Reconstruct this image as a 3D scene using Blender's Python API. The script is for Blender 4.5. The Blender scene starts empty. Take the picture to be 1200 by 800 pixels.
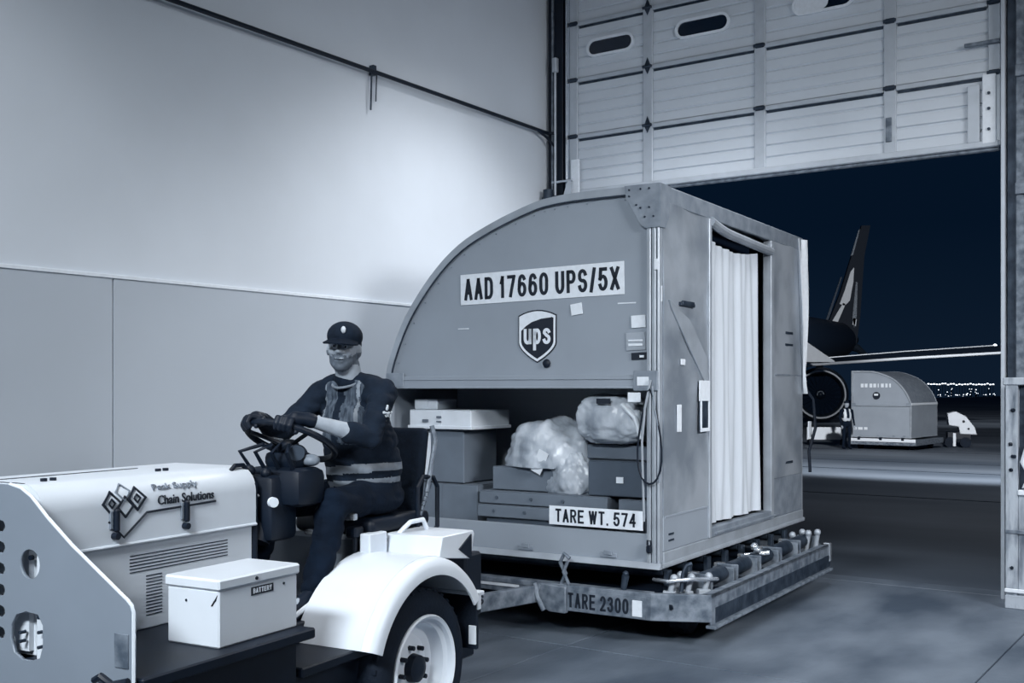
import bpy, bmesh, math, random
from mathutils import Matrix, Vector, noise
R = math.radians
rnd = random.Random(7)
sc = bpy.context.scene
COL = sc.collection
V = Vector

# ---------------------------------------------------------------- camera
CAM_H = 1.62
cd = bpy.data.cameras.new('camera'); cam = bpy.data.objects.new('camera', cd); COL.objects.link(cam)
cam.location = (0, 0, CAM_H); cam.rotation_euler = (R(90), 0, 0)
cd.sensor_width = 36; cd.lens = 38.4; cd.shift_y = 55 / 1200; cd.clip_end = 2000; cd.clip_start = .05
sc.camera = cam
sc.view_settings.view_transform = 'Standard'; sc.view_settings.look = 'None'
sc.view_settings.gamma = 1; sc.view_settings.use_curve_mapping = False
sc.view_settings.exposure = 0.1

def lin(c):
    g = .3 * c[0] + .5 * c[1] + .2 * c[2]; q = (g - 17.3) / 193.3
    c = [max(0, a + (b - a) * q) for a, b in ((5, 203), (18, 211), (34, 221))]
    r = []
    for v in c:
        v = v / 255
        r.append(v / 12.92 if v <= .04045 else ((v + .055) / 1.055) ** 2.4)
    return (*r, 1)

# ---------------------------------------------------------------- sky
w = bpy.data.worlds.new('night_sky'); sc.world = w; w.use_nodes = True
w.node_tree.nodes['Background'].inputs[0].default_value = lin((5, 18, 34))
w.node_tree.nodes['Background'].inputs[1].default_value = 1.0
_n = w.node_tree.nodes; _l = w.node_tree.links
_tc = _n.new('ShaderNodeTexCoord'); _sx = _n.new('ShaderNodeSeparateXYZ'); _cr = _n.new('ShaderNodeValToRGB')
_l.new(_tc.outputs['Generated'], _sx.inputs[0]); _l.new(_sx.outputs['Z'], _cr.inputs[0]); _l.new(_cr.outputs[0], _n['Background'].inputs[0])
_cr.color_ramp.elements[0].position = .0; _cr.color_ramp.elements[0].color = lin((12, 27, 45))
_cr.color_ramp.elements[1].position = .14; _cr.color_ramp.elements[1].color = lin((5, 18, 34))

# ---------------------------------------------------------------- frames (where things stand)
class Frame:
    def __init__(s, x, y, z, rot):
        s.M = Matrix.Translation((x, y, z)) @ Matrix.Rotation(R(rot), 4, 'Z')
    def p(s, *a): return s.M @ V(a)
ROOM = Frame(.385, 10.9, 0, -34.7)      # x along the door wall, y outwards
ULD = Frame(.938, 6.94, 0, -31.8)       # x: curved end face runs from -2.2 to 0, y: away
TUG = Frame(-.38, 4.89, 0, -28.7)       # x: outwards, -y: the way it drives
WORLD = Frame(0, 0, 0, 0)
ULD_Z = .474

# ---------------------------------------------------------------- lights
def spot(name, loc, energy, cone, blend, target=None, size=.25, col=(1, 1, 1)):
    l = bpy.data.lights.new(name, 'SPOT'); l.energy = energy; l.spot_size = R(cone); l.spot_blend = blend
    l.shadow_soft_size = size; l.color = col
    o = bpy.data.objects.new(name, l); COL.objects.link(o); o.location = loc
    if target is not None:
        o.rotation_euler = (V(target) - V(loc)).to_track_quat('-Z', 'Y').to_euler()
    return o
def area(name, loc, energy, sx, sy, target, col=(1, 1, 1), spread=180):
    l = bpy.data.lights.new(name, 'AREA'); l.energy = energy; l.shape = 'RECTANGLE'; l.size = sx; l.size_y = sy; l.color = col; l.spread = R(spread)
    o = bpy.data.objects.new(name, l); COL.objects.link(o); o.location = loc
    o.rotation_euler = (V(target) - V(loc)).to_track_quat('-Z', 'Y').to_euler()
    return o
def down(p): return (p[0], p[1], 0)
a = ROOM.p(2.2, -1.7, 5.5); spot('high_bay_and_fill', a, 580, 106, .8, ROOM.p(1.4, -2.1, 0), .3)
a = ROOM.p(3.7, -1.9, 5.4); spot('high_bay_and_fill', a, 170, 118, .8, down(a), .3)  # added spot with no fixture, brightens the door
a = ROOM.p(2.4, -7.0, 5.9); spot('high_bay_and_fill', a, 320, 114, .8, ROOM.p(1.7, -7.2, 0), .3)
a = ROOM.p(4.0, -9.4, 5.5); spot('high_bay_and_fill', a, 230, 112, .6, down(a), .4)  # added front fill for the container face and the hood
a = ROOM.p(9.5, -5.0, 4.2); area('fill_light', a, 105, 2.6, .8, ULD.p(0, 1.5, .6), spread=74)  # added area fill from the right for the dim container side
a = ROOM.p(5.0, -12.8, 5.6); area('fill_light', a, 170, 2.8, .8, (-.2, 5.0, .1), (.90, .96, 1), spread=78)  # added bluish fill behind the camera
a = (8, 12.5, 9); spot('apron_flood_and_fill', a, 33000, 62, .35, (15.5, 44, -.5), .4)
a = (13, 20, 12); spot('apron_flood_and_fill', a, 1500, 130, .6, (13, 22, 0), .5)  # added broad flood, lifts the dark ground outside the door
a = (30, 40, 14); spot('apron_flood_and_fill', a, 30000, 60, .6, (27, 92, 8), .5)

# ---------------------------------------------------------------- materials
MATS = {}
def mat(name, col, rough=.6, metal=0, vary=.0, scale=6, bump=0, bscale=40, col2=None, stretch=None, trans=0, alpha=1, spec=.4, emit=0, detail=5, ramp=(.35, .65)):
    if name in MATS: return MATS[name]
    m = bpy.data.materials.new(name); m.use_nodes = True; MATS[name] = m
    nt = m.node_tree; b = nt.nodes['Principled BSDF']
    b.inputs['Base Color'].default_value = lin(col)
    b.inputs['Roughness'].default_value = rough; b.inputs['Metallic'].default_value = metal
    b.inputs['Specular IOR Level'].default_value = spec
    if trans: b.inputs['Transmission Weight'].default_value = trans
    if alpha < 1: b.inputs['Alpha'].default_value = alpha
    if emit:
        b.inputs['Emission Color'].default_value = lin(col); b.inputs['Emission Strength'].default_value = emit
    tc = nt.nodes.new('ShaderNodeTexCoord')
    src = tc.outputs['Object']
    if stretch:
        mp = nt.nodes.new('ShaderNodeMapping'); mp.inputs['Scale'].default_value = stretch
        nt.links.new(src, mp.inputs[0]); src = mp.outputs[0]
    if vary or col2:
        n = nt.nodes.new('ShaderNodeTexNoise'); n.inputs['Scale'].default_value = scale; n.inputs['Detail'].default_value = detail
        nt.links.new(src, n.inputs['Vector'])
        cr = nt.nodes.new('ShaderNodeValToRGB')
        c0 = lin(col2) if col2 else tuple(v * (1 - vary) for v in lin(col)[:3]) + (1,)
        cr.color_ramp.elements[0].position = ramp[0]; cr.color_ramp.elements[0].color = c0
        cr.color_ramp.elements[1].position = ramp[1]; cr.color_ramp.elements[1].color = lin(col)
        nt.links.new(n.outputs['Fac'], cr.inputs[0]); nt.links.new(cr.outputs[0], b.inputs['Base Color'])
    if bump:
        n2 = nt.nodes.new('ShaderNodeTexNoise'); n2.inputs['Scale'].default_value = bscale; n2.inputs['Detail'].default_value = 4
        nt.links.new(src, n2.inputs['Vector'])
        bp = nt.nodes.new('ShaderNodeBump'); bp.inputs['Strength'].default_value = bump; bp.inputs['Distance'].default_value = .02
        nt.links.new(n2.outputs['Fac'], bp.inputs['Height']); nt.links.new(bp.outputs[0], b.inputs['Normal'])
    return m
WALL = mat('wall_paint', (196, 203, 218), .8, vary=.05, scale=1.2)
WALL2 = mat('wall_cladding', (166, 175, 190), .6, vary=.06, scale=.8)
FLOOR = mat('concrete', (98, 109, 126), .55, vary=.0, col2=(54, 65, 83), scale=1.3, bump=.12, bscale=18, detail=10, ramp=(.36, .64), stretch=(1, .5, 1))
JOINT = mat('joint_filler', (50, 60, 80), .8)
APRON = mat('apron_concrete', (98, 110, 132), .75, col2=(52, 64, 86), scale=.25, bump=.1, bscale=6, detail=8, ramp=(.3, .7), stretch=(.4, 1, 1))
CEIL = mat('ceiling_steel', (60, 72, 92), .8)
ALU = mat('brushed_aluminium', (158, 167, 181), .42, .25, vary=.2, scale=5, bump=.05, bscale=12)
ALUD = mat('worn_aluminium', (134, 144, 158), .5, .2, col2=(112, 122, 138), scale=9, bump=.1, bscale=30)
PANEL = mat('painted_panel', (138, 148, 162), .55, .1, vary=.08, scale=2, bump=.03, bscale=6)
SHINY = mat('polished_sheet', (166, 175, 188), .3, .3, col2=(124, 135, 151), scale=1.8, bump=.18, bscale=2.6, ramp=(.38, .6))
STEEL = mat('galvanised_steel', (122, 132, 148), .5, .2, col2=(72, 84, 104), scale=14, bump=.12, bscale=40)
STEELD = mat('dark_steel', (52, 64, 86), .5, .4, col2=(26, 38, 60), scale=12, bump=.1)
BLACK = mat('black_paint', (13, 22, 38), .5, vary=.3, scale=8, spec=.3)
RUBBER = mat('rubber', (17, 25, 40), .8, bump=.2, bscale=60, vary=.3, spec=.25)
PIT = mat('dark_void', (8, 18, 38), .95, spec=.1)
WHITE = mat('white_enamel', (206, 212, 223), .35, vary=.05, scale=5, bump=.02, bscale=8)
GREYP = mat('grey_enamel', (118, 128, 142), .45, vary=.06, scale=4)
LABEL = mat('label_white', (214, 218, 227), .6, vary=.08, scale=30)
INK = mat('ink', (10, 20, 42), .6)
INKG = mat('faded_ink', (112, 122, 142), .6)
CARD = mat('cardboard', (92, 104, 126), .85, vary=.12, scale=6, bump=.05, bscale=30)
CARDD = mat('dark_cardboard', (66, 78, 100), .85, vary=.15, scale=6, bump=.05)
CARDL = mat('white_cardboard', (205, 210, 220), .7, vary=.08, scale=12)
PLAST = mat('crumpled_plastic', (178, 186, 198), .3, col2=(128, 139, 156), scale=7, bump=.6, bscale=9, stretch=(1, 1, .5), ramp=(.36, .62))
CURT = mat('curtain_fabric', (190, 197, 208), .8, vary=.08, scale=5, stretch=(3, 3, .3), bump=.1, bscale=10)
DOORP = mat('door_panel_paint', (186, 194, 208), .5, vary=.05, scale=2)
DOORF = mat('door_steel', (174, 183, 198), .45, .2, vary=.1, scale=8)
GLASSD = mat('dark_pane', (12, 22, 44), .12, spec=.8)
SKIN = mat('skin', (150, 158, 171), .55, vary=.12, scale=30)
BEARD = mat('stubble', (100, 109, 123), .8, vary=.4, scale=45)
TAPE = mat('dull_tape', (128, 137, 152), .5, vary=.35, scale=16)
HAIR = mat('dark_hair', (22, 30, 44), .8)
CLOTH = mat('dark_cloth', (13, 21, 36), .95, spec=.15, vary=.35, scale=12, bump=.3, bscale=30)
CLOTH2 = mat('dark_shirt', (20, 28, 44), .9, spec=.2, vary=.3, scale=14, bump=.4, bscale=24)
VESTM = mat('vest_mesh', (74, 86, 108), .8, col2=(26, 38, 62), scale=18, stretch=(4, 4, .6))
REFL = mat('reflective_tape', (196, 203, 214), .4, vary=.2, scale=20)
WOOD = mat('weathered_board', (158, 167, 182), .8, col2=(78, 90, 112), scale=5, stretch=(2.5, 2.5, .6), bump=.3, bscale=20, ramp=(.3, .55))
CHROME = mat('chrome', (200, 206, 216), .2, .8)
SKYPAINT = mat('aircraft_dark_paint', (17, 26, 40), .6, spec=.2)
LAMPM = mat('lamp_glow', (214, 220, 230), emit=3)

# ---------------------------------------------------------------- mesh builder
class MB:
    def __init__(s): s.bm = bmesh.new()
    def _add(s, t, M=None, mi=0):
        if M is not None: bmesh.ops.transform(t, matrix=M, verts=t.verts)
        me = bpy.data.meshes.new('t'); t.to_mesh(me); t.free()
        n = len(s.bm.faces); s.bm.from_mesh(me); bpy.data.meshes.remove(me)
        if mi:
            s.bm.faces.ensure_lookup_table()
            for f in s.bm.faces[n:]: f.material_index = mi
        return s
    def box(s, x0, x1, y0, y1, z0, z1, b=0, M=None, seg=1, mi=0):
        t = bmesh.new(); bmesh.ops.create_cube(t, size=1)
        bmesh.ops.scale(t, vec=(abs(x1 - x0), abs(y1 - y0), abs(z1 - z0)), verts=t.verts)
        bmesh.ops.translate(t, vec=((x0 + x1) / 2, (y0 + y1) / 2, (z0 + z1) / 2), verts=t.verts)
        if b: bmesh.ops.bevel(t, geom=t.edges[:], offset=b, segments=seg, affect='EDGES', profile=.5)
        return s._add(t, M, mi)
    def prism(s, poly, axis, a0, a1, M=None, b=0, mi=0):
        """poly: 2D points in the plane across axis ('x': (y,z), 'y': (x,z), 'z': (x,y))"""
        t = bmesh.new()
        def pt(p, a):
            return {'x': (a, p[0], p[1]), 'y': (p[0], a, p[1]), 'z': (p[0], p[1], a)}[axis]
        A = [t.verts.new(pt(p, a0)) for p in poly]; B = [t.verts.new(pt(p, a1)) for p in poly]
        n = len(poly); t.faces.new(A); t.faces.new(B[::-1])
        for i in range(n): t.faces.new((A[i], B[i], B[(i + 1) % n], A[(i + 1) % n]))
        bmesh.ops.recalc_face_normals(t, faces=t.faces)
        if b: bmesh.ops.bevel(t, geom=t.edges[:], offset=b, segments=1, affect='EDGES')
        return s._add(t, M, mi)
    def tube(s, pts, r, n=10, closed=False, M=None, caps=True, mi=0, flat=1):
        pts = [V(p) for p in pts]; t = bmesh.new(); rings = []
        N = len(pts); rr = r if isinstance(r, (list, tuple)) else [r] * N
        up = None
        for i, p in enumerate(pts):
            if closed: d = pts[(i + 1) % N] - pts[i - 1]
            else: d = pts[min(i + 1, N - 1)] - pts[max(i - 1, 0)]
            d.normalize()
            if up is None:
                up = V((0, 0, 1)) if abs(d.z) < .9 else V((1, 0, 0))
            u = up - d * up.dot(d); u.normalize(); up = u; v = d.cross(u)
            rings.append([t.verts.new(p + (u * math.cos(2 * math.pi * k / n) + v * flat * math.sin(2 * math.pi * k / n)) * rr[i]) for k in range(n)])
        for i in range(N if closed else N - 1):
            a, c = rings[i], rings[(i + 1) % N]
            for k in range(n): t.faces.new((a[k], a[(k + 1) % n], c[(k + 1) % n], c[k]))
        if caps and not closed: t.faces.new(rings[0][::-1]); t.faces.new(rings[-1])
        bmesh.ops.recalc_face_normals(t, faces=t.faces)
        return s._add(t, M, mi)
    def cyl(s, p0, p1, r, n=16, r1=None, M=None, mi=0):
        return s.tube([p0, p1], [r, r if r1 is None else r1], n, M=M, mi=mi)
    def lathe(s, prof, c, axis='x', n=40, M=None, mi=0, closed=True):
        """prof: (along axis, radius)"""
        t = bmesh.new(); rings = []
        for k in range(n):
            a = 2 * math.pi * k / n; ca, sa = math.cos(a), math.sin(a); ring = []
            for h, r in prof:
                if axis == 'x': q = (h, r * ca, r * sa)
                elif axis == 'y': q = (r * ca, h, r * sa)
                else: q = (r * ca, r * sa, h)
                ring.append(t.verts.new(V(c) + V(q)))
            rings.append(ring)
        m = len(prof)
        for k in range(n):
            a, b = rings[k], rings[(k + 1) % n]
            for i in range(m if closed else m - 1):
                j = (i + 1) % m
                t.faces.new((a[i], a[j], b[j], b[i]))
        bmesh.ops.remove_doubles(t, verts=t.verts, dist=1e-5)
        bmesh.ops.recalc_face_normals(t, faces=t.faces)
        return s._add(t, M, mi)
    def ell(s, c, r, M=None, n=14, rot=None, mi=0):
        t = bmesh.new(); bmesh.ops.create_uvsphere(t, u_segments=n + 4, v_segments=n, radius=1)
        bmesh.ops.scale(t, vec=r if isinstance(r, (tuple, list)) else (r, r, r), verts=t.verts)
        if rot: bmesh.ops.transform(t, matrix=rot, verts=t.verts)
        bmesh.ops.translate(t, vec=c, verts=t.verts)
        return s._add(t, M, mi)
    def cap(s, p0, p1, r0, r1, n=14, flat=1):
        p0, p1 = V(p0), V(p1); d = (p1 - p0); L = d.length or 1e-6; d = d / L
        pts, rr = [], []
        for k in range(5):
            a = math.pi / 2 * (1 - k / 4); pts.append(p0 - d * r0 * math.sin(a)); rr.append(max(r0 * math.cos(a), 1e-4))
        for k in range(5):
            a = math.pi / 2 * k / 4; pts.append(p1 + d * r1 * math.sin(a)); rr.append(max(r1 * math.cos(a), 1e-4))
        return s.tube(pts, rr, n, flat=flat)
    def sheet(s, fn, nu, nv, thick=0, M=None, mi=0):
        t = bmesh.new()
        g = [[t.verts.new(fn(i / nu, j / nv)) for j in range(nv + 1)] for i in range(nu + 1)]
        for i in range(nu):
            for j in range(nv): t.faces.new((g[i][j], g[i + 1][j], g[i + 1][j + 1], g[i][j + 1]))
        if thick:
            bmesh.ops.recalc_face_normals(t, faces=t.faces)
            bmesh.ops.solidify(t, geom=t.faces[:], thickness=thick)
        return s._add(t, M, mi)
    def mesh(s, mats, smooth=True, off=None, angle=35):
        me = bpy.data.meshes.new('m')
        if off is not None: bmesh.ops.translate(s.bm, vec=-V(off), verts=s.bm.verts)
        s.bm.to_mesh(me); s.bm.free()
        for m in (mats if isinstance(mats, (list, tuple)) else [mats]): me.materials.append(m)
        if smooth:
            me.shade_smooth(); me.set_sharp_from_angle(angle=R(angle))
        return me
OFF = {}
def tag(o, label=None, cat=None, group=None, kind=None):
    if label: o['label'] = label
    if cat: o['category'] = cat
    if group: o['group'] = group
    if kind: o['kind'] = kind
    return o
def thing(frame, name, label, cat, base=(0, 0, 0), group=None):
    o = bpy.data.objects.new(name, None); COL.objects.link(o); o.empty_display_size = .1
    o.matrix_world = frame.M @ Matrix.Translation(base)
    OFF[o] = V(base); return tag(o, label, cat, group)
def part(name, mb, m, parent, label=None, kind=None, smooth=True, angle=35):
    off = OFF[parent]
    me = mb.mesh(m, smooth, off, angle) if isinstance(mb, MB) else mb
    me.name = name
    o = bpy.data.objects.new(name, me); COL.objects.link(o); o.parent = parent; OFF[o] = off
    return tag(o, label, None, None, kind)
def solo(frame, name, mb, m, label, cat, base=(0, 0, 0), group=None, kind=None, smooth=True, angle=35):
    me = mb.mesh(m, smooth, base, angle); me.name = name
    o = bpy.data.objects.new(name, me); COL.objects.link(o); o.matrix_world = frame.M @ Matrix.Translation(base); OFF[o] = V(base)
    return tag(o, label, cat, group, kind)
def struct(frame, name, mb, m, base=(0, 0, 0), smooth=False, label=None):
    return solo(frame, name, mb, m, label, None, base, kind='structure', smooth=smooth)
def like(src, parent, delta, name=None):
    """another copy of a part, moved by delta"""
    o = src.copy(); COL.objects.link(o); o.parent = parent; o.location = src.location + V(delta); OFF[o] = OFF[src]
    if name: o.name = name
    return o
def textmesh(body, w, h, thick=.004, bold=.0, shear=0):
    """flat text w by h metres, lying in x (reading), z (up), facing -y, lower left corner at 0"""
    c = bpy.data.curves.new('t', 'FONT'); c.body = body; c.size = 1; c.offset = bold; c.resolution_u = 3; c.shear = shear
    o = bpy.data.objects.new('t', c); COL.objects.link(o)
    dg = bpy.context.evaluated_depsgraph_get(); me = bpy.data.meshes.new_from_object(o.evaluated_get(dg))
    bpy.data.objects.remove(o)
    xs = [v.co.x for v in me.vertices]; ys = [v.co.y for v in me.vertices]
    x0, x1, y0, y1 = min(xs), max(xs), min(ys), max(ys)
    bm = bmesh.new(); bm.from_mesh(me); bpy.data.meshes.remove(me)
    for v in bm.verts: v.co = V(((v.co.x - x0) / (x1 - x0) * w, 0, (v.co.y - y0) / (y1 - y0) * h))
    r = bmesh.ops.extrude_face_region(bm, geom=bm.faces[:])
    bmesh.ops.translate(bm, vec=(0, -thick, 0), verts=[g for g in r['geom'] if isinstance(g, bmesh.types.BMVert)])
    bmesh.ops.recalc_face_normals(bm, faces=bm.faces)
    return bm
def _arc(cx, cy, rx, ry, a0, a1, n=10): return [(cx + rx * math.cos(R(a0 + (a1 - a0) * k / n)), cy + ry * math.sin(R(a0 + (a1 - a0) * k / n))) for k in range(n + 1)]
GL = {
 'A': [[(0, 0), (.5, 1), (1, 0)], [(.2, .32), (.8, .32)]],
 'D': [[(0, 0), (0, 1), (.5, 1)] + _arc(.5, .68, .5, .32, 90, 0, 6) + _arc(.5, .32, .5, .32, 0, -90, 6) + [(0, 0)]],
 'U': [[(0, 1)] + _arc(.5, .32, .5, .32, 180, 360) + [(1, 1)]],
 'P': [[(0, 0), (0, 1), (.6, 1)] + _arc(.6, .74, .4, .26, 90, -90, 8) + [(0, .48)]],
 'S': [_arc(.5, .76, .48, .24, 15, 180, 9) + _arc(.5, .70, .48, .2, 200, 262, 3) + _arc(.5, .29, .5, .22, 78, 0, 4) + _arc(.5, .25, .5, .25, -15, -170, 9)],
 '/': [[(0, -.05), (1, 1.05)]],
 'X': [[(0, 0), (1, 1)], [(0, 1), (1, 0)]],
 'T': [[(0, 1), (1, 1)], [(.5, 1), (.5, 0)]],
 'R': [[(0, 0), (0, 1), (.6, 1)] + _arc(.6, .75, .4, .25, 90, -90, 8) + [(0, .5)], [(.5, .5), (1, 0)]],
 'E': [[(1, 1), (0, 1), (0, 0), (1, 0)], [(0, .52), (.85, .52)]],
 'W': [[(0, 1), (.25, 0), (.5, 1), (.75, 0), (1, 1)]],
 'B': [[(0, 0), (0, 1), (.5, 1)] + _arc(.5, .76, .42, .24, 90, -90, 8) + [(0, .52)], [(.5, .52)] + _arc(.5, .26, .5, .26, 90, -90, 8) + [(0, 0)]],
 'Y': [[(0, 1), (.5, .5), (1, 1)], [(.5, .5), (.5, 0)]],
 '0': [_arc(.5, .68, .5, .32, 0, 180) + _arc(.5, .32, .5, .32, 180, 360) + [(1, .68)]],
 '1': [[(.1, .72), (.62, 1), (.62, 0)]],
 '2': [_arc(.5, .72, .46, .28, 170, 0, 9) + [(.9, .55), (0, 0), (1, 0)]],
 '3': [_arc(.48, .76, .44, .24, 160, -80, 12), _arc(.46, .28, .52, .28, 80, -165, 12)],
 '4': [[(.75, 0), (.75, 1), (0, .3), (1, .3)]],
 '5': [[(.95, 1), (.15, 1), (.05, .52)] + _arc(.48, .32, .5, .32, 130, -160, 12)],
 '6': [_arc(.52, .70, .44, .30, 30, 170, 8) + [(.0, .35)] + _arc(.5, .30, .5, .30, 180, 530, 20)],
 '7': [[(0, 1), (1, 1), (.35, 0)]],
 '.': [[(.3, 0), (.7, 0)]],
 'u': [[(0, 1)] + _arc(.5, .36, .5, .36, 180, 360) + [(1, 1)], [(1, 1), (1, 0)]],
 'p': [[(0, -.5), (0, 1)], _arc(.5, .5, .5, .5, 160, -160, 16)],
 's': [_arc(.5, .76, .48, .24, 20, 180, 8) + _arc(.5, .29, .5, .24, 80, 0, 4) + _arc(.5, .25, .5, .25, -15, -165, 8)],
}
def strokes(body, w, h, thick, sw):
    """plain condensed letters drawn with strokes sw wide; lies in x, z like textmesh"""
    adv = {'1': .62, '.': .35, '/': .7, ' ': .55, 'W': 1.3}
    gap = .24; tot = sum(adv.get(c, 1) + (gap if c != ' ' else 0) for c in body) - gap
    u = w / tot; x = 0; mb = bmesh.new()
    def ribbon(pts):
        pts = [V((p[0], p[1], 0)) for p in pts]
        runs = [[pts[0]]]
        for k in range(1, len(pts)):
            if (pts[k] - runs[-1][-1]).length < 1e-6: continue
            runs[-1].append(pts[k])
            if k < len(pts) - 1 and (pts[k + 1] - pts[k]).length > 1e-6:
                if (pts[k + 1] - pts[k]).normalized().dot((pts[k] - runs[-1][-2]).normalized()) < .55: runs.append([pts[k]])
        for run in runs:
            n = len(run)
            if n < 2: continue
            e0 = (run[1] - run[0]).normalized(); e1 = (run[-1] - run[-2]).normalized()
            run[0] = run[0] - e0 * sw * .42; run[-1] = run[-1] + e1 * sw * .42
            Lf, Rt = [], []
            for k in range(n):
                b = V((0, 0, 0))
                if k: b = b + (run[k] - run[k - 1]).normalized()
                if k < n - 1: b = b + (run[k + 1] - run[k]).normalized()
                b.normalize(); nn = V((-b.y, b.x, 0))
                Lf.append(run[k] + nn * sw / 2); Rt.append(run[k] - nn * sw / 2)
            F_ = [mb.verts.new((q.x, -thick, q.y)) for q in Lf + Rt[::-1]]; B_ = [mb.verts.new((q.x, 0, q.y)) for q in Lf + Rt[::-1]]
            m_ = 2 * n
            for k in range(n - 1):
                mb.faces.new((F_[k], F_[k + 1], F_[m_ - 2 - k], F_[m_ - 1 - k])); mb.faces.new((B_[m_ - 1 - k], B_[m_ - 2 - k], B_[k + 1], B_[k]))
            for k in range(m_): mb.faces.new((F_[k], B_[k], B_[(k + 1) % m_], F_[(k + 1) % m_]))
    for c in body:
        cw = adv.get(c, 1)
        if c != ' ':
            for st_ in GL[c]:
                ribbon([(x * u + sw / 2 + px_ * (cw * u - sw), sw / 2 + py_ * (h - sw)) for px_, py_ in st_])
        x += cw + (gap if c != ' ' else 0)
    bmesh.ops.recalc_face_normals(mb, faces=mb.faces)
    return mb
def text(name, body, w, h, M, m, parent, thick=.004, bold=.0, label=None):
    mb = MB(); mb._add(strokes(body, w, h, thick, h * bold) if bold > .05 else textmesh(body, w, h, thick, bold), M)
    return part(name, mb, m, parent, label, smooth=False)
def outline(splines, axis_fn, thick):
    """2D shape with holes -> bmesh, then each point mapped by axis_fn(u, v, w)"""
    c = bpy.data.curves.new('t', 'CURVE'); c.dimensions = '2D'; c.fill_mode = 'BOTH'; c.extrude = thick / 2
    for pts in splines:
        s = c.splines.new('POLY'); s.points.add(len(pts) - 1)
        for p, q in zip(s.points, pts): p.co = (q[0], q[1], 0, 1)
        s.use_cyclic_u = True
    o = bpy.data.objects.new('t', c); COL.objects.link(o)
    dg = bpy.context.evaluated_depsgraph_get(); me = bpy.data.meshes.new_from_object(o.evaluated_get(dg))
    bpy.data.objects.remove(o)
    bm = bmesh.new(); bm.from_mesh(me); bpy.data.meshes.remove(me)
    for v in bm.verts: v.co = V(axis_fn(v.co.x, v.co.y, v.co.z))
    bmesh.ops.remove_doubles(bm, verts=bm.verts, dist=1e-5)
    bmesh.ops.recalc_face_normals(bm, faces=bm.faces)
    return bm
def circle(cx, cy, r, n=28, ry=None):
    return [(cx + r * math.cos(2 * math.pi * k / n), cy + (ry or r) * math.sin(2 * math.pi * k / n)) for k in range(n)]
def pill(cx, cz, hw, hh, n=8):
    pts = []
    for k in range(n + 1): a = -math.pi / 2 + math.pi * k / n; pts.append((cx + hw - hh + hh * math.cos(a), cz + hh * math.sin(a)))
    for k in range(n + 1): a = math.pi / 2 + math.pi * k / n; pts.append((cx - hw + hh + hh * math.cos(a), cz + hh * math.sin(a)))
    return pts

# ================================================================ THE BUILDING
H = 7.4
struct(ROOM, 'wall_left', MB().box(-.25, 0, -17, 0.25, -.05, H), WALL)
DOOR_X0, DOOR_X1, DOOR_Z, DTOP = .2, 4.2, 3.50, 6.3
wb = MB().box(0, DOOR_X0 - .1, 0, .25, -.05, H).box(DOOR_X1 + .02, 12, 0, .25, -.05, H).box(DOOR_X0 - .1, DOOR_X1 + .02, 0, .25, DTOP, H)
struct(ROOM, 'wall_back', wb, WALL)
struct(ROOM, 'wall_right', MB().box(12, 12.25, -17, .25, -.05, H), WALL)
struct(ROOM, 'wall_front', MB().box(-.25, 12.25, -17.25, -17, -.05, H), WALL)
struct(ROOM, 'ceiling', MB().box(-.25, 12.25, -17.25, .25, H, H + .2), CEIL)
fl = struct(ROOM, 'floor', MB().box(0, 12, -17, .25, -.2, -.012), JOINT)
xs = [0, 2.25, 4.56, 8.2, 12]; ys = [-17, -12.4, -7.85, -3.32, .0]
for i in range(4):
    for j in range(4):
        part('floor_slab', MB().box(xs[i] + .006, xs[i + 1] - .006, ys[j] + .006, ys[j + 1] - .006, -.03, 0, .003), FLOOR, fl, smooth=False)
part('floor_slab', MB().box(.006, 11.994, .006, .25, -.03, 0, .003), FLOOR, fl, smooth=False)
# lower wall cladding: proud sheets under a pale cap strip
cl = struct(ROOM, 'trim_1', MB().box(0, .022, -17, -.02, 2.30, 2.325, .003), LABEL, label='pale cap strip over the wall cladding')
for y0, y1 in ((-17, -14.85), (-14.85, -9.94), (-9.94, -5.03), (-5.03, -.02)):
    part('cladding_panel', MB().box(0.001, .014, y0 + .005, y1 - .005, 0, 2.30, .002), WALL2, cl, smooth=False)
# conduit on the left wall
cz = 4.13
t = thing(ROOM, 'wall_conduit', 'long thin dark conduit running level along the upper left wall', 'conduit', (.04, -8, cz))
part('pipe', MB().cyl((.06, -17, cz), (.06, -.12, cz), .017, 10), BLACK, t)
part('pipe', MB().cyl((.045, -17, cz + .055), (.045, -5.2, cz + .045), .008, 8), STEELD, t)
for y in (-2.66, -7.5, -12):
    part('bracket', MB().box(.0, .05, y - .02, y + .02, cz - .02, cz + .06, .004), STEELD, t)
    part('hanger', MB().cyl((.04, y - .03, cz), (.03, y - .03, cz - .3), .008, 6).cyl((.04, y + .03, cz), (.03, y + .03, cz - .22), .006, 6), STEELD, t)
part('junction', MB().tube([(.06, -.35, cz), (.09, -.2, cz - .06), (.12, -.05, cz - .16)], .012, 8).cyl((.06, -.14, cz), (.17, -.06, cz), .014, 8), BLACK, t)

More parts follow.
